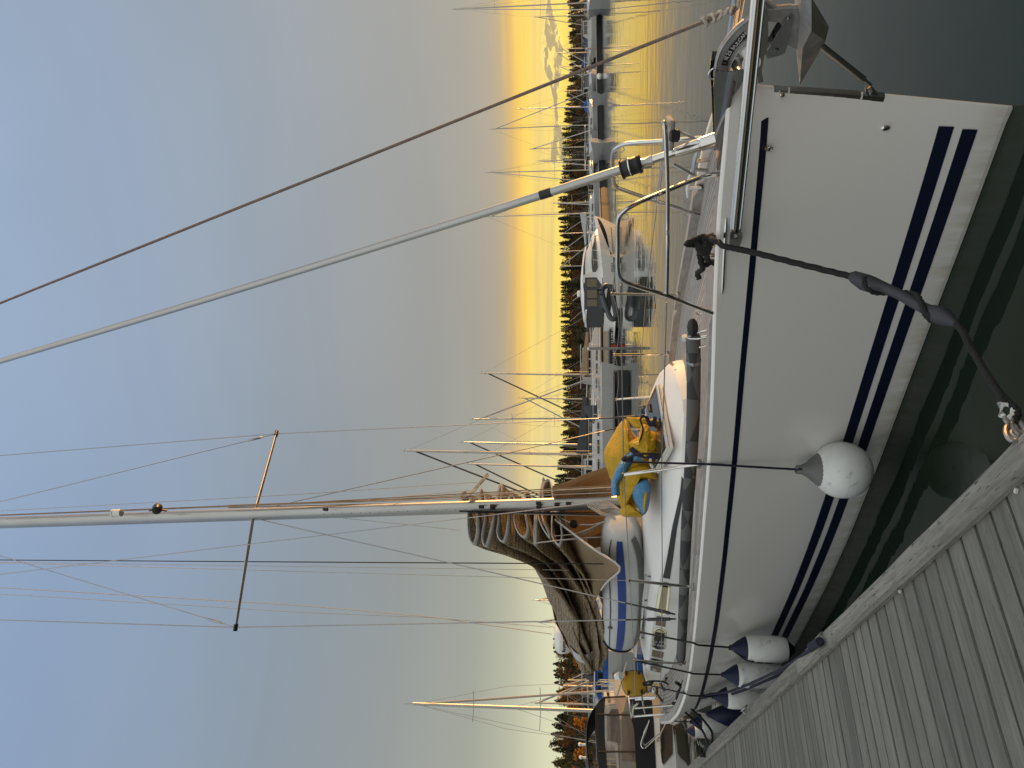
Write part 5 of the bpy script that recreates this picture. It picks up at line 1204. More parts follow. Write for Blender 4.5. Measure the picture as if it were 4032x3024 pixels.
LBL = {
 'spruce': ('dark green spruce rising from the wooded far shore', 'spruce_tree', 'dark spruces on the far shore', 'lf_dark'),
 'russet': ('brown russet-leaved tree on the wooded far shore', 'autumn_tree', 'russet trees on the far shore', 'lf_brn'),
 'orange': ('bright orange autumn tree low on the left shore behind the moored boats', 'autumn_tree', 'orange trees on the left shore', 'lf_org'),
 'green': ('yellow-green leafy tree on the left shore behind the boats', 'broadleaf_tree', 'yellow-green trees on the left shore', 'lf_grn')}
def build_trees():
    protos = {}
    def get(kind, k):
        if (kind, k) in protos: return protos[(kind, k)], True
        l, nm, g, m = LBL[kind]; r = thing(nm, l, 'tree', (0, 0, 0), None, g)
        (conifer(100+k) if kind == 'spruce' else broadleaf(200+k+hash(kind) % 1 + {'russet': 0, 'orange': 20, 'green': 40}.get(kind, 0))).build('crown', M[m], r)
        trunkmb(.9 if kind == 'spruce' else .62).build('trunk', M['bark'], r); protos[(kind, k)] = r; return r, False
    rs = random.Random(11); n = 0
    rows = [(40, .62, 1.0), (28, .6, 1.0), (17, .55, .90), (8, .5, .74), (2, .5, .55)]
    for ri, (dd, _, hf) in enumerate(rows):
        az = -37.0+ri*.35
        while az < 36:
            D0 = shore(az)+dd+rs.uniform(-3, 3); g = GZ(az, D0, dd); H = (topz(az, D0)-g)*hf*rs.uniform(.84, 1.06)+.6
            left = az < -11
            p = rs.random()
            if left: kind = ('spruce' if p < (.8, .45, .22, .12, .08)[ri] else 'russet' if p < (.93, .75, .52, .38, .3)[ri] else 'orange' if p < (1, .93, .86, .84, .84)[ri] else 'green')
            else: kind = 'spruce' if p < (.82, .72, .6, .5, .5)[ri] else 'russet'
            if az < -26.3 and az > -29.5 and ri == 0: H *= 1.12; kind = 'russet'
            pr, used = get(kind, rs.randrange(4)); x, y = pol(az, D0)
            wd = max(H, 4.2)*(rs.uniform(1.1, 1.5) if kind == 'spruce' else rs.uniform(1.15, 1.6))
            M_ = Matrix.Translation((x, y, g-.2)) @ Matrix.Rotation(rs.uniform(0, 6.28), 4, 'Z') @ Matrix.Diagonal((wd, wd, H, 1))
            if used: dup(pr, None, M_)
            else: pr.matrix_world = M_
            n += 1
            az += math.degrees((2.6 if left else 3.3)*rs.uniform(.75, 1.3)*(1.45, 1.3, 1.2, 1.15, 1.2)[ri]/D0)
    return n
NT_ = build_trees()
def build_mass():
    rs = random.Random(21); q = MB()
    for dd in (30, 46):
        az = -40.0
        while az < 37:
            D0 = shore(az)+dd; x, y = pol(az, D0); g = GZ(az, D0, dd)-.5; H = (topz(az, D0)-g)*rs.uniform(.92, 1.06); wd = max(H, 4.5)*rs.uniform(1.0, 1.3)
            for i in range(110):
                h = .05+.95*rs.random()**.75; r0 = ((1-h)**.75*.17*(.5+.6*rs.random())+.01)*wd; a = rs.uniform(0, 6.283); c = V3(x+r0*math.cos(a), y+r0*math.sin(a), g+h*H-.1*r0); s = (.05+.05*(1-h))*wd*.8
                u = V3(math.cos(a), math.sin(a), -.5)*s; t_ = V3(-math.sin(a), math.cos(a), rs.uniform(-.3, .3))*s*.8
                q.add([c-t_, c+t_, c+u*1.2, c+V3(0, 0, s*.9)], [(0, 2, 1), (0, 1, 3)], False)
            az += math.degrees(2.3*rs.uniform(.7, 1.3)/D0)
    o = q.build('woodland', M['lf_dark']); tag(o, 'solid dark mass of forest behind the shore trees', 'forest', None, 'stuff')
build_mass()
def build_back():
    # unseen dark ridge added behind the camera to cut low skylight and reflections
    mb = MB(); G = []
    for az in np.linspace(84, 276, 60):
        s, c = math.sin(R(az)), math.cos(R(az)); h = 13+3*math.sin(az*.13)+1.5*math.sin(az*.5)
        G.append([(r_*s, r_*c-2, z) for r_, z in ((58, -.5), (62, 3), (70, h*.7), (82, h), (140, h*1.1))])
    mb.grid(G); o = mb.build('hill', M['earth']); tag(o, 'wooded ridge on the near side of the harbour', None, None, 'structure')
build_back()
def build_under():
    rs = random.Random(4); q = MB()
    for i in range(9000):
        az = rs.uniform(-40, 38); dd = rs.uniform(-1, 30); D0 = shore(az)+dd; x, y = pol(az, D0); g = GZ(az, D0, dd)
        z = g+rs.uniform(0, 1.3); s = rs.uniform(.25, .6); a = rs.uniform(0, 3.14); b = rs.uniform(-.8, .8)
        u = V3(math.cos(a), math.sin(a)*.4, b)*s; w = V3(-.2*math.sin(a), .3, 1)*s*.7; c = V3(x, y, z)
        q.add([c-u, c-w, c+u, c+w], [(0, 1, 2, 3)], False)
    o = q.build('undergrowth', leafmat('scrub_leaves', [(.018, .018, .008), (.04, .035, .014), (.09, .05, .016)])); tag(o, 'dark scrub along the far waterline', 'scrub', None, 'stuff')
build_under()

# ================================================================== MOORED BOATS
def hullmesh(q, L, B, F, sheer=.25, fine=.55, stern=.75, over=.07, n=22):
    """local frame: bow at +x"""
    for sg in (1, -1):
        G = []
        for i in range(n+1):
            t = i/n; row = []
            for k in range(7):
                f = k/6; z = -.15+(F+.15+sheer*(1-t)**2*F)*f if False else -.15+(F*(1+sheer*max(0, 1-2.2*t)**2+.06*t)+.15)*f
                xb = L*(.5-over*(1-f)); xs_ = -L*(.5-.03*(1-f)); x = xb+(xs_-xb)*t
                w = (1-(1-min(1, t/fine))**2.1)*(1 if t < fine else 1-(1-stern)*((t-fine)/(1-fine))**1.6)
                row.append((x, sg*B/2*w*(.80+.2*f**.8), z))
            G.append(row)
        q.grid(G, flip=sg > 0)
    A = lambda t, sg: None
    top = []
    for i in range(n+1):
        t = i/n; x = L*.5+(-L*.5-L*.5)*t; w = (1-(1-min(1, t/fine))**2.1)*(1 if t < fine else 1-(1-stern)*((t-fine)/(1-fine))**1.6)
        z = F*(1+sheer*max(0, 1-2.2*t)**2+.06*t); top.append((x, B/2*w, z))
    q.grid([[(x, -w, z-.02) for x, w, z in top], [(x, 0, z+.03) for x, w, z in top], [(x, w, z-.02) for x, w, z in top]])
    x, w, z = top[-1]; q.add([(x+L*.03, -w*.8, -.15), (x, -w, z-.02), (x, w, z-.02), (x+L*.03, w*.8, -.15)], [(0, 1, 2, 3)], False)
def at(P, yaw): return Matrix.Translation((P[0], P[1], 0)) @ Matrix.Rotation(R(yaw), 4, 'Z')
def sailboat(label, my, Vw, Vt, yaw, L, hull='hullp', cover='canvg', stripe=None, jib=True, F=.85, mr=.055, boom=True, hood=None, group=None, detail=True, covdrop=.0):
    P = wz((Vw, my)); fr = at(P, yaw)             # origin at the mast foot
    top = wy((Vt, my), P[1])[2]
    r = thing('moored_sailboat', label, 'sailboat', (0, 0, 0), fr, group); B = L*.31; off = -.07*L  # hull centre aft of the mast
    pt_ = lambda q, nm, m, par=None: q.build(nm, M[m], par or r)
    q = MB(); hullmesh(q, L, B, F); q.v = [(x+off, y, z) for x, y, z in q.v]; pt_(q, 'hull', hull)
    if stripe:
        for sg in (1, -1):
            q = MB(); G = []
            for i in range(1, 16):
                t = i/16*.97; w = (1-(1-min(1, t/.55))**2.1)*(1 if t < .55 else 1-.25*((t-.55)/.45)**1.6); z = F*(1+.25*max(0, 1-2.2*t)**2+.06*t); x = L*.5-L*t+off
                G.append([(x, sg*(B/2*w*.99+.012), z-.22), (x, sg*(B/2*w+.012), z-.10)])
            q.grid(G, flip=sg > 0); pt_(q, 'sheer_stripe', stripe)
    q = MB(); G = []
    for t in np.linspace(0, 1, 10):
        x = L*.24-L*.46*t; w = B*.30*(.35+.65*min(1, t*2.2)); h = F+.12+.30*min(1, t*2.6)**.6; G.append([(x, -w, F), (x, -w*.9, h), (x, 0, h+.06), (x, w*.9, h), (x, w, F)])
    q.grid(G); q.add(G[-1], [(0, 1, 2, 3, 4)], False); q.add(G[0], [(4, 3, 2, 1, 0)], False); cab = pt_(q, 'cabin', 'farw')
    for sg in (1, -1):
        for x0 in (.08, -.04, -.15):
            q = MB(); w = B*.3*.985; q.box((L*x0, sg*w, F+.26), (L*.085, .02, .11), bev=.01); pt_(q, 'window', 'winb', cab)
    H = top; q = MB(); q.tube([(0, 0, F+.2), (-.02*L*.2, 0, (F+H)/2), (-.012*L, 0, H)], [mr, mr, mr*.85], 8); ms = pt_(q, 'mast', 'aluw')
    if detail:
        q = MB(); nsp = 2 if H > 8.5 else 1
        for k in range(nsp):
            z = F+(H-F)*((k+1)/(nsp+1)+.03); q.tube([(-.06, -B*.32*(1-.25*k), z), (0, 0, z-.03), (-.06, B*.32*(1-.25*k), z)], .016, 5)
        pt_(q, 'spreader', 'aluw', ms); q = MB()
        for sg in (1, -1):
            q.tube([(-.1, sg*B*.46, F), (-.06, sg*B*.32, F+(H-F)*.53), (-.01*L, 0, H*.98)], .008, 4); q.tube([(.1, sg*B*.46, F), (0, 0, F+(H-F)*.5)], .007, 4)
        q.tube([(-L*.5+off+.1, 0, F), (-.012*L, 0, H)], .008, 4); pt_(q, 'rigging', 'wire')
        q = MB(); q.tube([(-.012*L, 0, H), (-.012*L, .02, H+.35)], .006, 4); q.tube([(-.012*L-.15, 0, H+.12), (-.012*L+.1, 0, H+.16)], .006, 4); pt_(q, 'masthead_gear', 'black', ms)
    q = MB(); q.tube([(L*.5+off-.12, 0, F*1.25), (-.01*L, 0, H*.96)], .05 if jib else .008, 6); pt_(q, 'forestay', 'canvw' if jib == 1 else ('canvg' if jib else 'wire'))
    if boom:
        bl = L*.36; q = MB(); q.tube([(-.1, 0, F+.95), (-bl, 0, F+.9)], .05, 8); bo = pt_(q, 'boom', 'alu')
        if cover:
            q = MB(); G = []
            for t in np.linspace(0, 1, 14):
                h = .5*(1-t)**1.2+.2+covdrop*t; x = .05-bl*1.02*t; w = .17-.06*t; z = F+.84
                G.append([(x, w*.6*math.sin(0), z), (x, w, z+.06+.02*math.sin(t*20)), (x, w*.7, z+h*.6), (x, .03, z+h), (x, -.03, z+h), (x, -w*.7, z+h*.6), (x, -w, z+.06+.02*math.sin(t*17)), (x, -.02, z-.02)])
            q.grid(G, closed_v=True, cap=True); pt_(q, 'sail_cover', cover)
    if hood:
        q = MB(); G = []
        for t in np.linspace(0, 1, 8): G.append([(-L*.20-L*.10*t, -B*.28*math.cos(math.pi*k/10), F+.3+(.75*math.sin(math.pi*k/10)**.7)*(1-.0*t)*min(1, .35+t)) for k in range(11)])
        q.grid(G); pt_(q, 'sprayhood', hood)
    if detail:
        q = MB()
        for sg in (1, -1):
            pts = []
            for i in range(1, 11):
                t = i/10*.95; w = (1-(1-min(1, t/.55))**2.1)*(1 if t < .55 else 1-.25*((t-.55)/.45)**1.6); z = F*(1+.25*max(0, 1-2.2*t)**2); x = L*.5-L*t+off; pts.append((x, sg*B/2*w*.95, z+.55)); q.tube([(x, sg*B/2*w*.95, z), pts[-1]], .012, 4)
            q.tube(pts, .009, 4); q.tube([(a, b, c-.27) for a, b, c in pts], .006, 4)
        pt_(q, 'guard_rail', 'steel')
    return r
S = sailboat
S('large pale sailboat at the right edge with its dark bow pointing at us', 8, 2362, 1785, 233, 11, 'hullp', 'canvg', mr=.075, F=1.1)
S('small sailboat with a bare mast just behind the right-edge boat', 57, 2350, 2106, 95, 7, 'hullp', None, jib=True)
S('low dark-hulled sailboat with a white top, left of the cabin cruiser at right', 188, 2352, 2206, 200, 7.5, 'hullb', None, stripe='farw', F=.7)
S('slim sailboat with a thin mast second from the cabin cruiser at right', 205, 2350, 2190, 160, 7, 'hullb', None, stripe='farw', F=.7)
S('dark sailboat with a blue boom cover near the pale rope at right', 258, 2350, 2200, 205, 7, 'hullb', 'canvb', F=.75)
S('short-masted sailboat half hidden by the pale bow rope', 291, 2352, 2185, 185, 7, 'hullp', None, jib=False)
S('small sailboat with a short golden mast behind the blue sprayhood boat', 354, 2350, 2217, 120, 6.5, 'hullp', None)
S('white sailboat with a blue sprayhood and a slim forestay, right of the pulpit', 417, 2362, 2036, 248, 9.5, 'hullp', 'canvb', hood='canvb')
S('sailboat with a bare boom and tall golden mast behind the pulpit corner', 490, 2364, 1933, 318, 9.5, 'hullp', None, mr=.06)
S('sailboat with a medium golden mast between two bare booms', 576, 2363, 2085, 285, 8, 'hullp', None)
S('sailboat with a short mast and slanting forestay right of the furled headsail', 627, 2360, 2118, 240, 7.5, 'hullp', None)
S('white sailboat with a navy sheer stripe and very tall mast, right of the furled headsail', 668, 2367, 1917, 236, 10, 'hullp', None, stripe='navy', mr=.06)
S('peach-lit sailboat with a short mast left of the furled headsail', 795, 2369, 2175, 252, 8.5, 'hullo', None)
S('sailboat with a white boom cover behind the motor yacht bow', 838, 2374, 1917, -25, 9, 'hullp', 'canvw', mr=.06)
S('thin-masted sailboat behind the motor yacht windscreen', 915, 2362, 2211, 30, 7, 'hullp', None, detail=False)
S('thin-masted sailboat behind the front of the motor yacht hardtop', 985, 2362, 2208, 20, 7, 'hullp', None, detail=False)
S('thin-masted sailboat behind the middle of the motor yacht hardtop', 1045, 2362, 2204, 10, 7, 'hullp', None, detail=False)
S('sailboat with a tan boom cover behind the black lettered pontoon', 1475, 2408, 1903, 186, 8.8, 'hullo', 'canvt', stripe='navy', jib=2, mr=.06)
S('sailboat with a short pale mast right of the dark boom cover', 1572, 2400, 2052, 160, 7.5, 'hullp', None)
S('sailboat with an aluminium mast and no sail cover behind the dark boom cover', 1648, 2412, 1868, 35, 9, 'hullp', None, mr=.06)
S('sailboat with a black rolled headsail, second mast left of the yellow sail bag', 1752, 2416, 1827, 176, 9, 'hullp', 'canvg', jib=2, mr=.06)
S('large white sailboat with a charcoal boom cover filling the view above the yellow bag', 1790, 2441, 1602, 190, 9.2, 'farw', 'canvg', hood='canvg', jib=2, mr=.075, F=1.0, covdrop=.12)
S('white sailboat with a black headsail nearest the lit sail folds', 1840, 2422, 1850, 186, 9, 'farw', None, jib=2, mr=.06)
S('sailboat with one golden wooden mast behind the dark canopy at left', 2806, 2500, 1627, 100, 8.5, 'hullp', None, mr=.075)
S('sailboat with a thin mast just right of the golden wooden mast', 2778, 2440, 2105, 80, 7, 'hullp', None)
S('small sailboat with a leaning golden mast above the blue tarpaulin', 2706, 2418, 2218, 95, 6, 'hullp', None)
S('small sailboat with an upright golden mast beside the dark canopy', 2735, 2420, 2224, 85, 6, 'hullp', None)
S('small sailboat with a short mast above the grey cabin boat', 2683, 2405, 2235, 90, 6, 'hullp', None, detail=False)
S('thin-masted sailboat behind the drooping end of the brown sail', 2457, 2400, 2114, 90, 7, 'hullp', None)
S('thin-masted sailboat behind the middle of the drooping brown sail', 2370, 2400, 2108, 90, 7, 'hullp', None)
def cruiser(label, yc, Vw, yaw, L, F=.8, cab='farw', H=1.3, roof=True, canvas=None, mast=0, hull='farw'):
    P = wz((Vw, yc)); r = thing('cabin_cruiser', label, 'motorboat', (0, 0, 0), at(P, yaw)); B = L*.34
    b = lambda q, nm, m, par=None: q.build(nm, M[m], par or r)
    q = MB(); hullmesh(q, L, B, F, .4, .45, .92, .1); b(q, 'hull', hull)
    q = MB(); G = []
    for x, h, w in ((L*.30, F+.1, .2), (L*.22, F+.35, .30), (L*.10, F+.5, .36), (L*.03, F+H*.95, .34), (-L*.25, F+H, .34), (-L*.27, F, .36)): G.append([(x, -B*w, F-.02), (x, -B*w*.92, h), (x, 0, h+.04), (x, B*w*.92, h), (x, B*w, F-.02)])
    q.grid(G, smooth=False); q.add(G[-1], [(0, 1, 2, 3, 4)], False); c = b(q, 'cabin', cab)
    for sg in (1, -1):
        for k in range(3): q = MB(); q.box((-L*.20+L*.085*k, sg*B*.335, F+H*.66), (L*.07, .03, H*.36), bev=.012); b(q, 'window', 'winb', c)
    q = MB(); q.add([(L*.105+.02, -B*.3, F+.52), (L*.105+.02, B*.3, F+.52), (L*.035+.03, B*.28, F+H*.9), (L*.035+.03, -B*.28, F+H*.9)], [(0, 1, 2, 3)], False); b(q, 'windscreen', 'winb', c)
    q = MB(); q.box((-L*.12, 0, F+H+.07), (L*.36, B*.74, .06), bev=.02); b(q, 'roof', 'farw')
    if canvas: q = MB(); q.box((-L*.36, 0, F+H*.45), (L*.19, B*.78, H*.95), bev=.1); b(q, 'canvas_cover', canvas)
    q = MB()
    for sg in (1, -1): q.tube([(L*.47, 0, F+.75), (L*.30, sg*B*.34, F+.65), (L*.05, sg*B*.47, F+.55)], .014, 5); [q.tube([(x, sg*w*B, F), (x, sg*w*B, F+.6)], .012, 4) for x, w in ((L*.3, .34), (L*.16, .43), (L*.05, .47))]
    b(q, 'bow_rail', 'steel')
    if mast: q = MB(); q.tube([(-L*.1, 0, F+H+.1), (-L*.1, 0, F+H+.1+mast)], .025, 6); b(q, 'mast', 'aluw')
    return r
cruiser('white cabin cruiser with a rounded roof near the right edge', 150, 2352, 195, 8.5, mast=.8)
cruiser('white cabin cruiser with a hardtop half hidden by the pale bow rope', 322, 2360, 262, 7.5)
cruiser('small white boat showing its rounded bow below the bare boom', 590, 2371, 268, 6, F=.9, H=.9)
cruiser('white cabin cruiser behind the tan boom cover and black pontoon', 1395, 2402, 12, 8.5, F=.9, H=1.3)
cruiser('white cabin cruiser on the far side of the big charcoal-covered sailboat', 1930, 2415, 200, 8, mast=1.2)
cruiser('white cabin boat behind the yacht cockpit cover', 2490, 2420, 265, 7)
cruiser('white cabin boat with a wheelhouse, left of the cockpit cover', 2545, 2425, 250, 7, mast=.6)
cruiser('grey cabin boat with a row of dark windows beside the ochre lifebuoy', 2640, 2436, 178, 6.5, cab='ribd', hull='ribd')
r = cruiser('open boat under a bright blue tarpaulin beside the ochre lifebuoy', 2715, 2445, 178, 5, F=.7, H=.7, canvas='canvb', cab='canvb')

def build_motoryacht():
    bow, st = wz((2421.5, 852)), wz((2434, 1252)); d = st-bow; L = np.linalg.norm(d[:2]); yaw = math.degrees(math.atan2(-d[1], -d[0])); c = (bow+st)/2
    r = thing('motor_yacht', 'large white motor yacht with a hardtop and grey canvas lying beyond the yacht pulpit', 'motorboat', (0, 0, 0), at(c, yaw)); L *= 1.02; B = L*.33; Fb, Fs = 1.32, .85
    b = lambda q, nm, m, par=None, **k: q.build(nm, M[m], par or r, **k)
    wd = lambda t: B/2*(1-(1-min(1, t/.5))**2.2)*(1 if t < .6 else 1-.06*(t-.6)/.4)
    sh = lambda t: Fb+(Fs-Fb)*min(1, t/.85)**.9
    q = MB()
    for sg in (1, -1):
        G = []
        for i in range(31):
            t = i/30; row = []
            for f in (0, .12, .3, .5, .7, .85, 1):
                z = -.12+(sh(t)+.12)*f; x = L*(.5-.11*(1-f)**1.3)-L*t*(1-.11*(1-f)**1.3); row.append((x, sg*wd(t)*(.62+.38*f**.7 if t < .5 else .84+.16*f), z))
            G.append(row)
        q.grid(G, flip=sg > 0)
    q.grid([[(L*.5-L*t, -wd(t), sh(t)) for t in np.linspace(0, 1, 31)], [(L*.5-L*t, 0, sh(t)+.05) for t in np.linspace(0, 1, 31)], [(L*.5-L*t, wd(t), sh(t)) for t in np.linspace(0, 1, 31)]])
    t = 1; q.add([(-L*.5, -wd(1)*.84, -.12), (-L*.5, -wd(1), Fs), (-L*.5, wd(1), Fs), (-L*.5, wd(1)*.84, -.12)], [(0, 1, 2, 3)], False); q.box((-L*.5-.35, 0, .22), (.8, B*.85, .1), bev=.03)
    b(q, 'hull', 'hullo' if False else 'gel')
    for sg in (1, -1):
        def hp(t, f): z = -.12+(sh(t)+.12)*f; return (L*.5-L*t*(1-.0)-.11*L*(1-f)**1.3*(1-t), sg*(wd(t)*(.62+.38*f**.7 if t < .5 else .84+.16*f)+.018), z)
        q = MB(); G = [[hp(t, a), hp(t, (a+c_)/2), hp(t, c_)] for t, a, c_ in ((.06, .84, .93), (.11, .76, .93), (.17, .69, .91), (.23, .63, .86), (.29, .58, .79), (.34, .55, .72), (.39, .53, .64), (.43, .52, .56))]; q.grid(G, flip=sg > 0); b(q, 'hull_window', 'winb')
        for (a, c_, e, f_) in (((.45, .50), (.50, .49), (.56, .29), (.52, .29)), ((.51, .27), (.57, .27), (.62, .05 + .1), (.57, .12))):
            q = MB(); q.add([hp(*a), hp(*c_), hp(*e), hp(*f_)], [(0, 1, 2, 3) if sg < 0 else (3, 2, 1, 0)], False); b(q, 'hull_window', 'winb')
        q = MB(); q.grid([[hp(t, .30), hp(t, .34)] for t in np.linspace(.12, .98, 18)], flip=sg > 0); b(q, 'rubbing_line', 'fgrey')
    # deck house
    q = MB(); G = []
    F0 = lambda x: sh(.5-x/L)
    for x, h, w in ((L*.30, .12, .20), (L*.22, .38, .30), (L*.12, .62, .36), (L*.04, .86, .385), (-L*.06, 1.0, .39), (-L*.18, 1.06, .39), (-L*.22, .7, .39)):
        f0 = F0(x); G.append([(x, -B*w, f0-.05), (x, -B*w*.97, f0+h*.6), (x, -B*w*.84, f0+h), (x, 0, f0+h+.05), (x, B*w*.84, f0+h), (x, B*w*.97, f0+h*.6), (x, B*w, f0-.05)])
    q.grid(G, smooth=False); hs = b(q, 'deckhouse', 'gel2')
    for sg in (1, -1):
        q = MB(); q.grid([[(x, sg*(B*w+.02), F0(x)+h*a_), (x, sg*(B*w*.975+.02), F0(x)+h*b_)] for x, w, h, a_, b_ in ((L*.20, .315, .44, .42, .50), (L*.12, .36, .62, .30, .58), (L*.04, .385, .86, .24, .60), (-L*.06, .39, 1.0, .22, .60), (-L*.13, .39, 1.03, .24, .60), (-L*.17, .39, 1.05, .40, .56))], flip=sg > 0); b(q, 'side_window', 'winb', hs)
    q = MB(); G = []
    for x, z, w in ((L*.10, 1.99, .30), (L*.02, 2.10, .345), (-L*.12, 2.20, .37), (-L*.30, 2.20, .37), (-L*.44, 2.08, .35), (-L*.50, 1.98, .33)): G.append([(x, -B*w, z-.10), (x, -B*w*.9, z), (x, 0, z+.06), (x, B*w*.9, z), (x, B*w, z-.10), (x, 0, z-.06)])
    q.grid(G, closed_v=True, cap=True); b(q, 'hardtop', 'gel2')
    for sg in (1, -1): q = MB(); q.prism([(-L*.16, sg*B*.37, 1.6), (-L*.20, sg*B*.37, 2.14), (-L*.26, sg*B*.37, 2.14), (-L*.30, sg*B*.37, .95), (-L*.22, sg*B*.38, .95)], (0, .05, 0)); b(q, 'roof_pillar', 'gel2')
    q = MB(); q.box((-L*.35, 0, 1.48), (L*.28, B*.76, 1.15), bev=.06); cv = b(q, 'canvas_enclosure', 'ribd')
    for sg in (1, -1):
        for x0, w in ((-L*.27, L*.075), (-L*.37, L*.075), (-L*.45, L*.06)): q = MB(); q.box((x0, sg*B*.383, 1.58), (w, .02, .62), bev=.008); b(q, 'clear_panel', 'winc', cv)
    q = MB(); pts = []
    for sg in (1, -1):
        p = [(L*.5-L*t-.02, sg*wd(t)*.93, sh(t)+.55-.1*t) for t in np.linspace(.005, .62, 14)]; q.tube(p, .016, 5)
        for k in p[::2]: q.tube([k, (k[0]-.12, k[1], k[2]-.52)], .012, 4)
        q.tube([(a, b_, c_-.25) for a, b_, c_ in p], .009, 4)
    b(q, 'bow_rail', 'steel')
    q = MB(); q.lathe((-L*.27, 0, 2.36), [(.05, -.1), (.1, -.08), (.2, -.02), (.22, .05), (.15, .11), (.02, .12)], 14); ra = b(q, 'radar_dome', 'gel')
    q = MB(); q.tube([(-L*.2, .3, 2.2), (-L*.26, .3, 2.75)], .02, 5); q.tube([(-L*.3, -.3, 2.2), (-L*.36, -.3, 2.75)], .02, 5); q.tube([(-L*.40, .2, 2.1), (-L*.50, .2, 2.9)], .012, 5); b(q, 'antenna', 'aluw')
    ytxt = -(wd(.63)*1.0+.03); text('lettering', 'MAREX', M['black'], r, basis((L*.5-L*.66, ytxt, .34), (1, 0, .0), (0, 0, 1)), .22, ext=.004)
    # black inflatable tilted on its side across the stern platform
    fr = at(wz((2446, 1190)), yaw-8); t = thing('black_inflatable', 'black inflatable boat hung on its side over the motor yacht stern', 'dinghy', (0, 0, 0), fr)
    q = MB(); pts = [(1.0, 0, .55), (1.05, 0, .85), (.8, 0, 1.05), (.3, 0, 1.0), (-.5, 0, .78), (-.95, 0, .62), (-1.05, 0, .45), (-.85, 0, .3), (-.2, 0, .38), (.5, 0, .46)]
    q.tube(spline(pts+[pts[0]], 5)[:-1], .15, 10, closed=True); q.build('tube', M['ribd'], t); q = MB(); q.box((.1, .0, .68), (1.5, .08, .35), Matrix.Rotation(.15, 3, 'Y')); q.build('floor', M['black'], t); q = MB(); q.tube([(.75, -.1, .9), (.72, -.12, 1.35), (.45, -.12, 1.25), (.4, -.1, .9)], .05, 6); q.build('outboard_bracket', M['black'], t)
build_motoryacht()

def pontoon(label, a, b, w, h, m='post', base=None, name='pontoon', group=None):
    A, B_ = wz(a), wz(b); d = B_-A; L = np.linalg.norm(d); c = (A+B_)/2; yaw = math.degrees(math.atan2(d[1], d[0]))
    r = thing(name, label, 'pontoon', (0, 0, 0), at(c, yaw), group); q = MB()
    n = int(L/.6)
    for i in range(n): q.box((-L/2+(i+.5)*L/n, 0, h), (L/n-.015, w, .06), bev=.008)
    q.build('decking', M[m], r)
    q = MB(); q.box((0, 0, h/2-.06), (L, w*.94, h-.05), bev=.02); q.build('float', M[base or 'antif'], r)
    return r, L
pontoon('long low timber pontoon behind the moored boats at right', (2360, 70), (2368, 640), 1.8, .42)
pontoon('timber pontoon running behind the motor yacht', (2371, 660), (2408, 1330), 1.8, .42)
pontoon('grey pontoon under the boats far left behind the stern', (2425, 2450), (2452, 2760), 1.8, .5)
pontoon('dark pontoon between the big white sailboat and the yacht mast', (2449, 1462), (2452, 2060), 1.6, .42, 'hullb')
def build_banner():
    A, B_ = wz((2432, 1462)), wz((2432, 1296)); d = B_-A; L = np.linalg.norm(d); c = (A+B_)/2; yaw = math.degrees(math.atan2(d[1], d[0]))
    r = thing('lettered_pontoon', 'black pontoon end with pale sponsor lettering and a red emblem', 'pontoon', (0, 0, 0), at(c, yaw)); q = MB(); q.box((0, 1.0, .24), (L, 2.0, .52), bev=.02); q.build('float', M['black'], r)
    text('lettering', 'Amonel', M['letter'], r, basis((-L*.5+.82, -.006, .25), (1, 0, 0), (0, 0, 1)), .33, ext=.004, shear=.2)
    text('lettering', 'SUZUKI', M['letter'], r, basis((L*.5-.30, -.006, .25), (1, 0, 0), (0, 0, 1)), .34, ext=.004)
    q = MB(); q.prism([(.12, -.01, .25), (.22, -.01, .40), (.36, -.01, .38), (.30, -.01, .28), (.40, -.01, .24), (.30, -.01, .08), (.16, -.01, .10), (.22, -.01, .2)], (0, .01, 0)); q.build('emblem', M['red'], r)
    q = MB(); q.box((.02, -.35, .8), (.15, .15, 1.9)); 
    p = thing('mooring_post', 'pale square mooring post standing before the lettered pontoon', 'post', (0, 0, 0), at(wz((2437, 1372)), 0)); q = MB(); q.tube([(0, 0, -.4), (0, 0, 1.75)], .085, 10); q.build('pile', M['post'], p); q = MB(); q.lathe((0, 0, 1.75), [(.10, 0), (.10, .08), (.02, .12)], 10); q.build('cap', M['gel2'], p)
    p = thing('mooring_post', 'pale mooring post near the cabin cruiser at right', 'post', (0, 0, 0), at(wz((2362, 190)), 0)); q = MB(); q.tube([(0, 0, -.4), (0, 0, 1.5)], .10, 10); q.build('pile', M['post'], p); q = MB(); q.lathe((0, 0, 1.5), [(.12, 0), (.12, .08), (.02, .12)], 10); q.build('cap', M['gel2'], p)
    p = thing('floating_buoy', 'pair of white mooring buoys by the blue-hooded sailboat', 'buoy', (0, 0, 0), at(wz((2370, 300)), 0)); q = MB(); q.sphere((0, 0, .25), .32); q.build('float', M['gel2'], p)
build_banner()

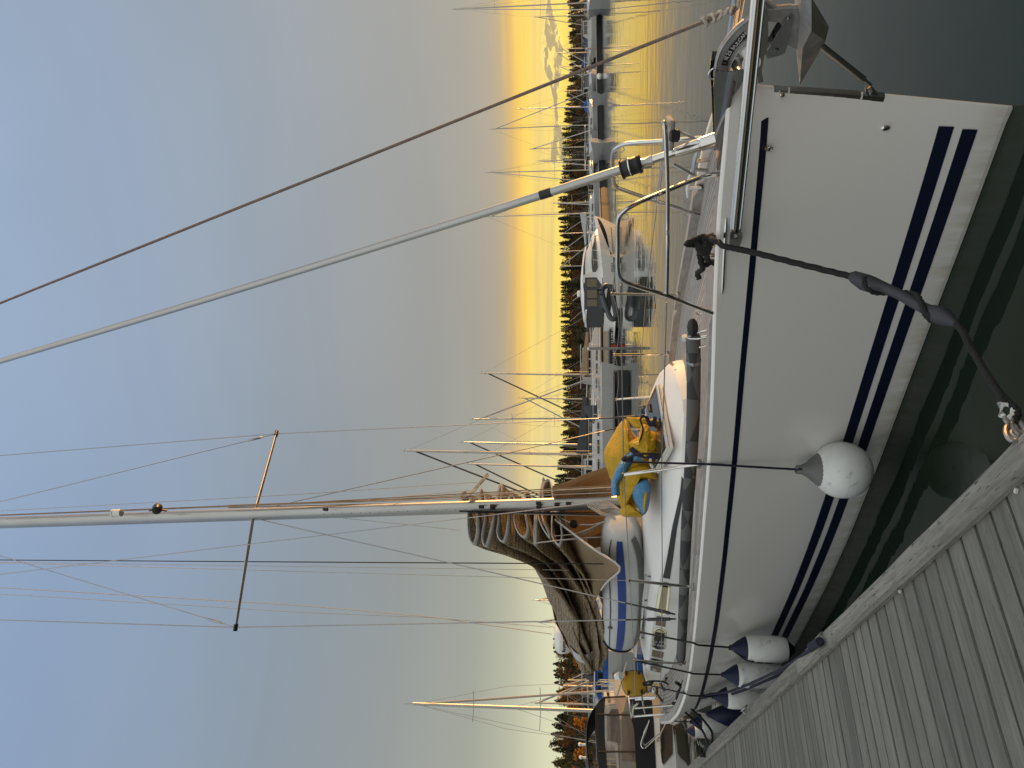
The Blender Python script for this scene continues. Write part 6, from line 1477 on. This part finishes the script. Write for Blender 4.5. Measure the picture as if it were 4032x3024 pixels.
def build_neighbour():
    X = 16.7; n_ = lambda x, y: (2300+x*.1808, 2740+y*.1808); p = lambda x, y, dx=0.0: bx(n_(x, y), X+dx)
    t = thing('motor_cruiser', 'motor cruiser under a dark canopy with clear side windows, moored astern of the yacht', 'motorboat', bx(n_(1990, 900), X)*V3(1, 1, 0), BM)
    b = lambda q, nm, m, par=None, **k: q.build(nm, M[m], par or t, **k)
    def slab(name, m, poly, d=3.5, x0=0.0, par=None): q = MB(); q.prism([p(x, y, x0)+V3(d/2, 0, 0) for x, y in poly], (d, 0, 0)); return b(q, name, m, par)
    # canopy top: arched, running aft
    arch = [(455, 20), (420, 35), (330, 120), (250, 235), (165, 350), (110, 470), (70, 600), (52, 800), (50, 1000), (62, 1200), (85, 1400), (110, 1600), (150, 2000), (260, 2350), (455, 2480)]
    G = [[p(x, y, -.0)+V3(k*3.6, 0, (0, .02, .03, 0)[i]) for x, y in arch] for i, k in enumerate((0, .33, .66, 1))]
    q = MB(); q.grid(G); G2 = [[p(x+14, 20+(y-20)*.985+15, .02)+V3(k*3.6, 0, 0) for x, y in arch] for k in (0, 1)]; q.grid(G2, flip=True); b(q, 'canopy', 'canopy', angle=60)
    for k in (.02, .35, .7):
        q = MB(); q.tube([p(x-4, y, k*3.6) for x, y in arch], .012, 6); b(q, 'canopy_seam', 'ribd')
    slab('canopy_valance', 'canopy', [(300, 170), (250, 250), (240, 420), (245, 700), (260, 1000), (300, 1400), (340, 1700), (420, 2300), (495, 2300), (500, 1600), (470, 1200), (452, 900), (445, 400), (450, 120), (430, 60)], .02)
    # clear sides
    q = MB(); rows = [(452, 35, 940, 20), (448, 200, 960, 200), (450, 400, 1000, 400), (452, 700, 1080, 700), (458, 900, 1092, 900), (470, 1200, 1108, 1200), (500, 1600, 1135, 1600), (500, 2300, 1135, 2300)]
    q.grid([[p(a, y0, .03), p((a+c)/2, (y0+y1)/2, .0), p(c, y1, .03)] for a, y0, c, y1 in rows]); b(q, 'clear_panel', 'clear')
    for (x0, y0, x1, y1) in ((285, 405, 1010, 410), (310, 1215, 1110, 1210), (440, 35, 900, 12)): q = MB(); q.tube([p(x0, y0, -.02), p(x1, y1, -.02)], .022, 6); b(q, 'zip_seam', 'canopy')
    # windscreen and seat inside
    q = MB(); q.grid([[p(x0, y0, .5), p(x1, y1, .5)] for x0, y0, x1, y1 in ((600, 290, 740, 285), (510, 420, 770, 430), (490, 700, 780, 720), (500, 950, 730, 1000))]); b(q, 'windscreen', 'winb')
    slab('dashboard', 'ribd', [(700, 450), (770, 450), (800, 1020), (740, 1020), (650, 620)], .4, .4)
    slab('seat', 'canvt', [(830, 350), (1000, 340), (1090, 800), (1100, 1400), (830, 1400)], .3, 1.2)
    slab('windscreen_frame', 'black', [(495, 420), (520, 420), (530, 990), (500, 990)], .04, .45); slab('windscreen_frame', 'black', [(730, 990), (520, 950), (525, 975), (735, 1020)], .04, .45)
    # dark side cover, white topsides, brown band
    slab('dark_cover', 'hullb', [(940, 10), (1060, 60), (1090, 420), (1130, 1571), (1140, 2300), (1590, 2300), (1560, 1500), (1530, 900), (1510, 520), (1480, 100)], 3.6, .04)
    slab('topsides', 'gel2', [(1510, 480), (1530, 900), (1560, 1500), (1590, 2300), (2060, 2300), (2020, 1500), (1960, 900), (1925, 620), (1700, 470)], 4.2, .06)
    slab('hull_band', 'bark', [(1695, 480), (1690, 900), (1690, 1440), (1730, 1500), (1925, 1260), (1920, 640), (1790, 560)], .03, .03)
    slab('rubbing_strake', 'ribd', [(1650, 470), (1690, 480), (1690, 1400), (1665, 1200), (1655, 800)], .06, .0)
    q = MB(); q.tube(spline([p(1415, 540, -.15), p(1330, 760, -.15), p(1245, 1010, -.15), p(1255, 1110, -.15), p(1310, 1140, -.15), p(1400, 1070, -.12), p(1600, 860, -.1)], 6), .018, 8); b(q, 'grab_handle', 'steel')
    q = MB(); q.tube([p(1400, 560, -.12), p(1300, 800, -.12), p(1255, 1000, -.12), p(1330, 1080, -.12), p(1620, 830, -.1)], .012, 8); b(q, 'grab_handle', 'steel')
    q = MB(); q.tube(spline([p(1800, 560, -.1), p(1680, 800, -.08), p(1650, 900, -.05), p(1600, 1000, -.05), p(1580, 960, -.05), p(1640, 900, -.06), p(1670, 1150, -.05)], 5), .014, 6); b(q, 'rope', 'rope_w')
    for x, y, h in ((15, 1060, .12), (20, 1340, .10)):
        c = p(x, y, 1.0); q = MB(); q.tube([c+V3(0, 0, -.2), c+V3(0, 0, h)], .03, 8); q.sphere(c+V3(0, 0, h), .05, 6, 8); b(q, 'deck_light', 'gel2')
build_neighbour()
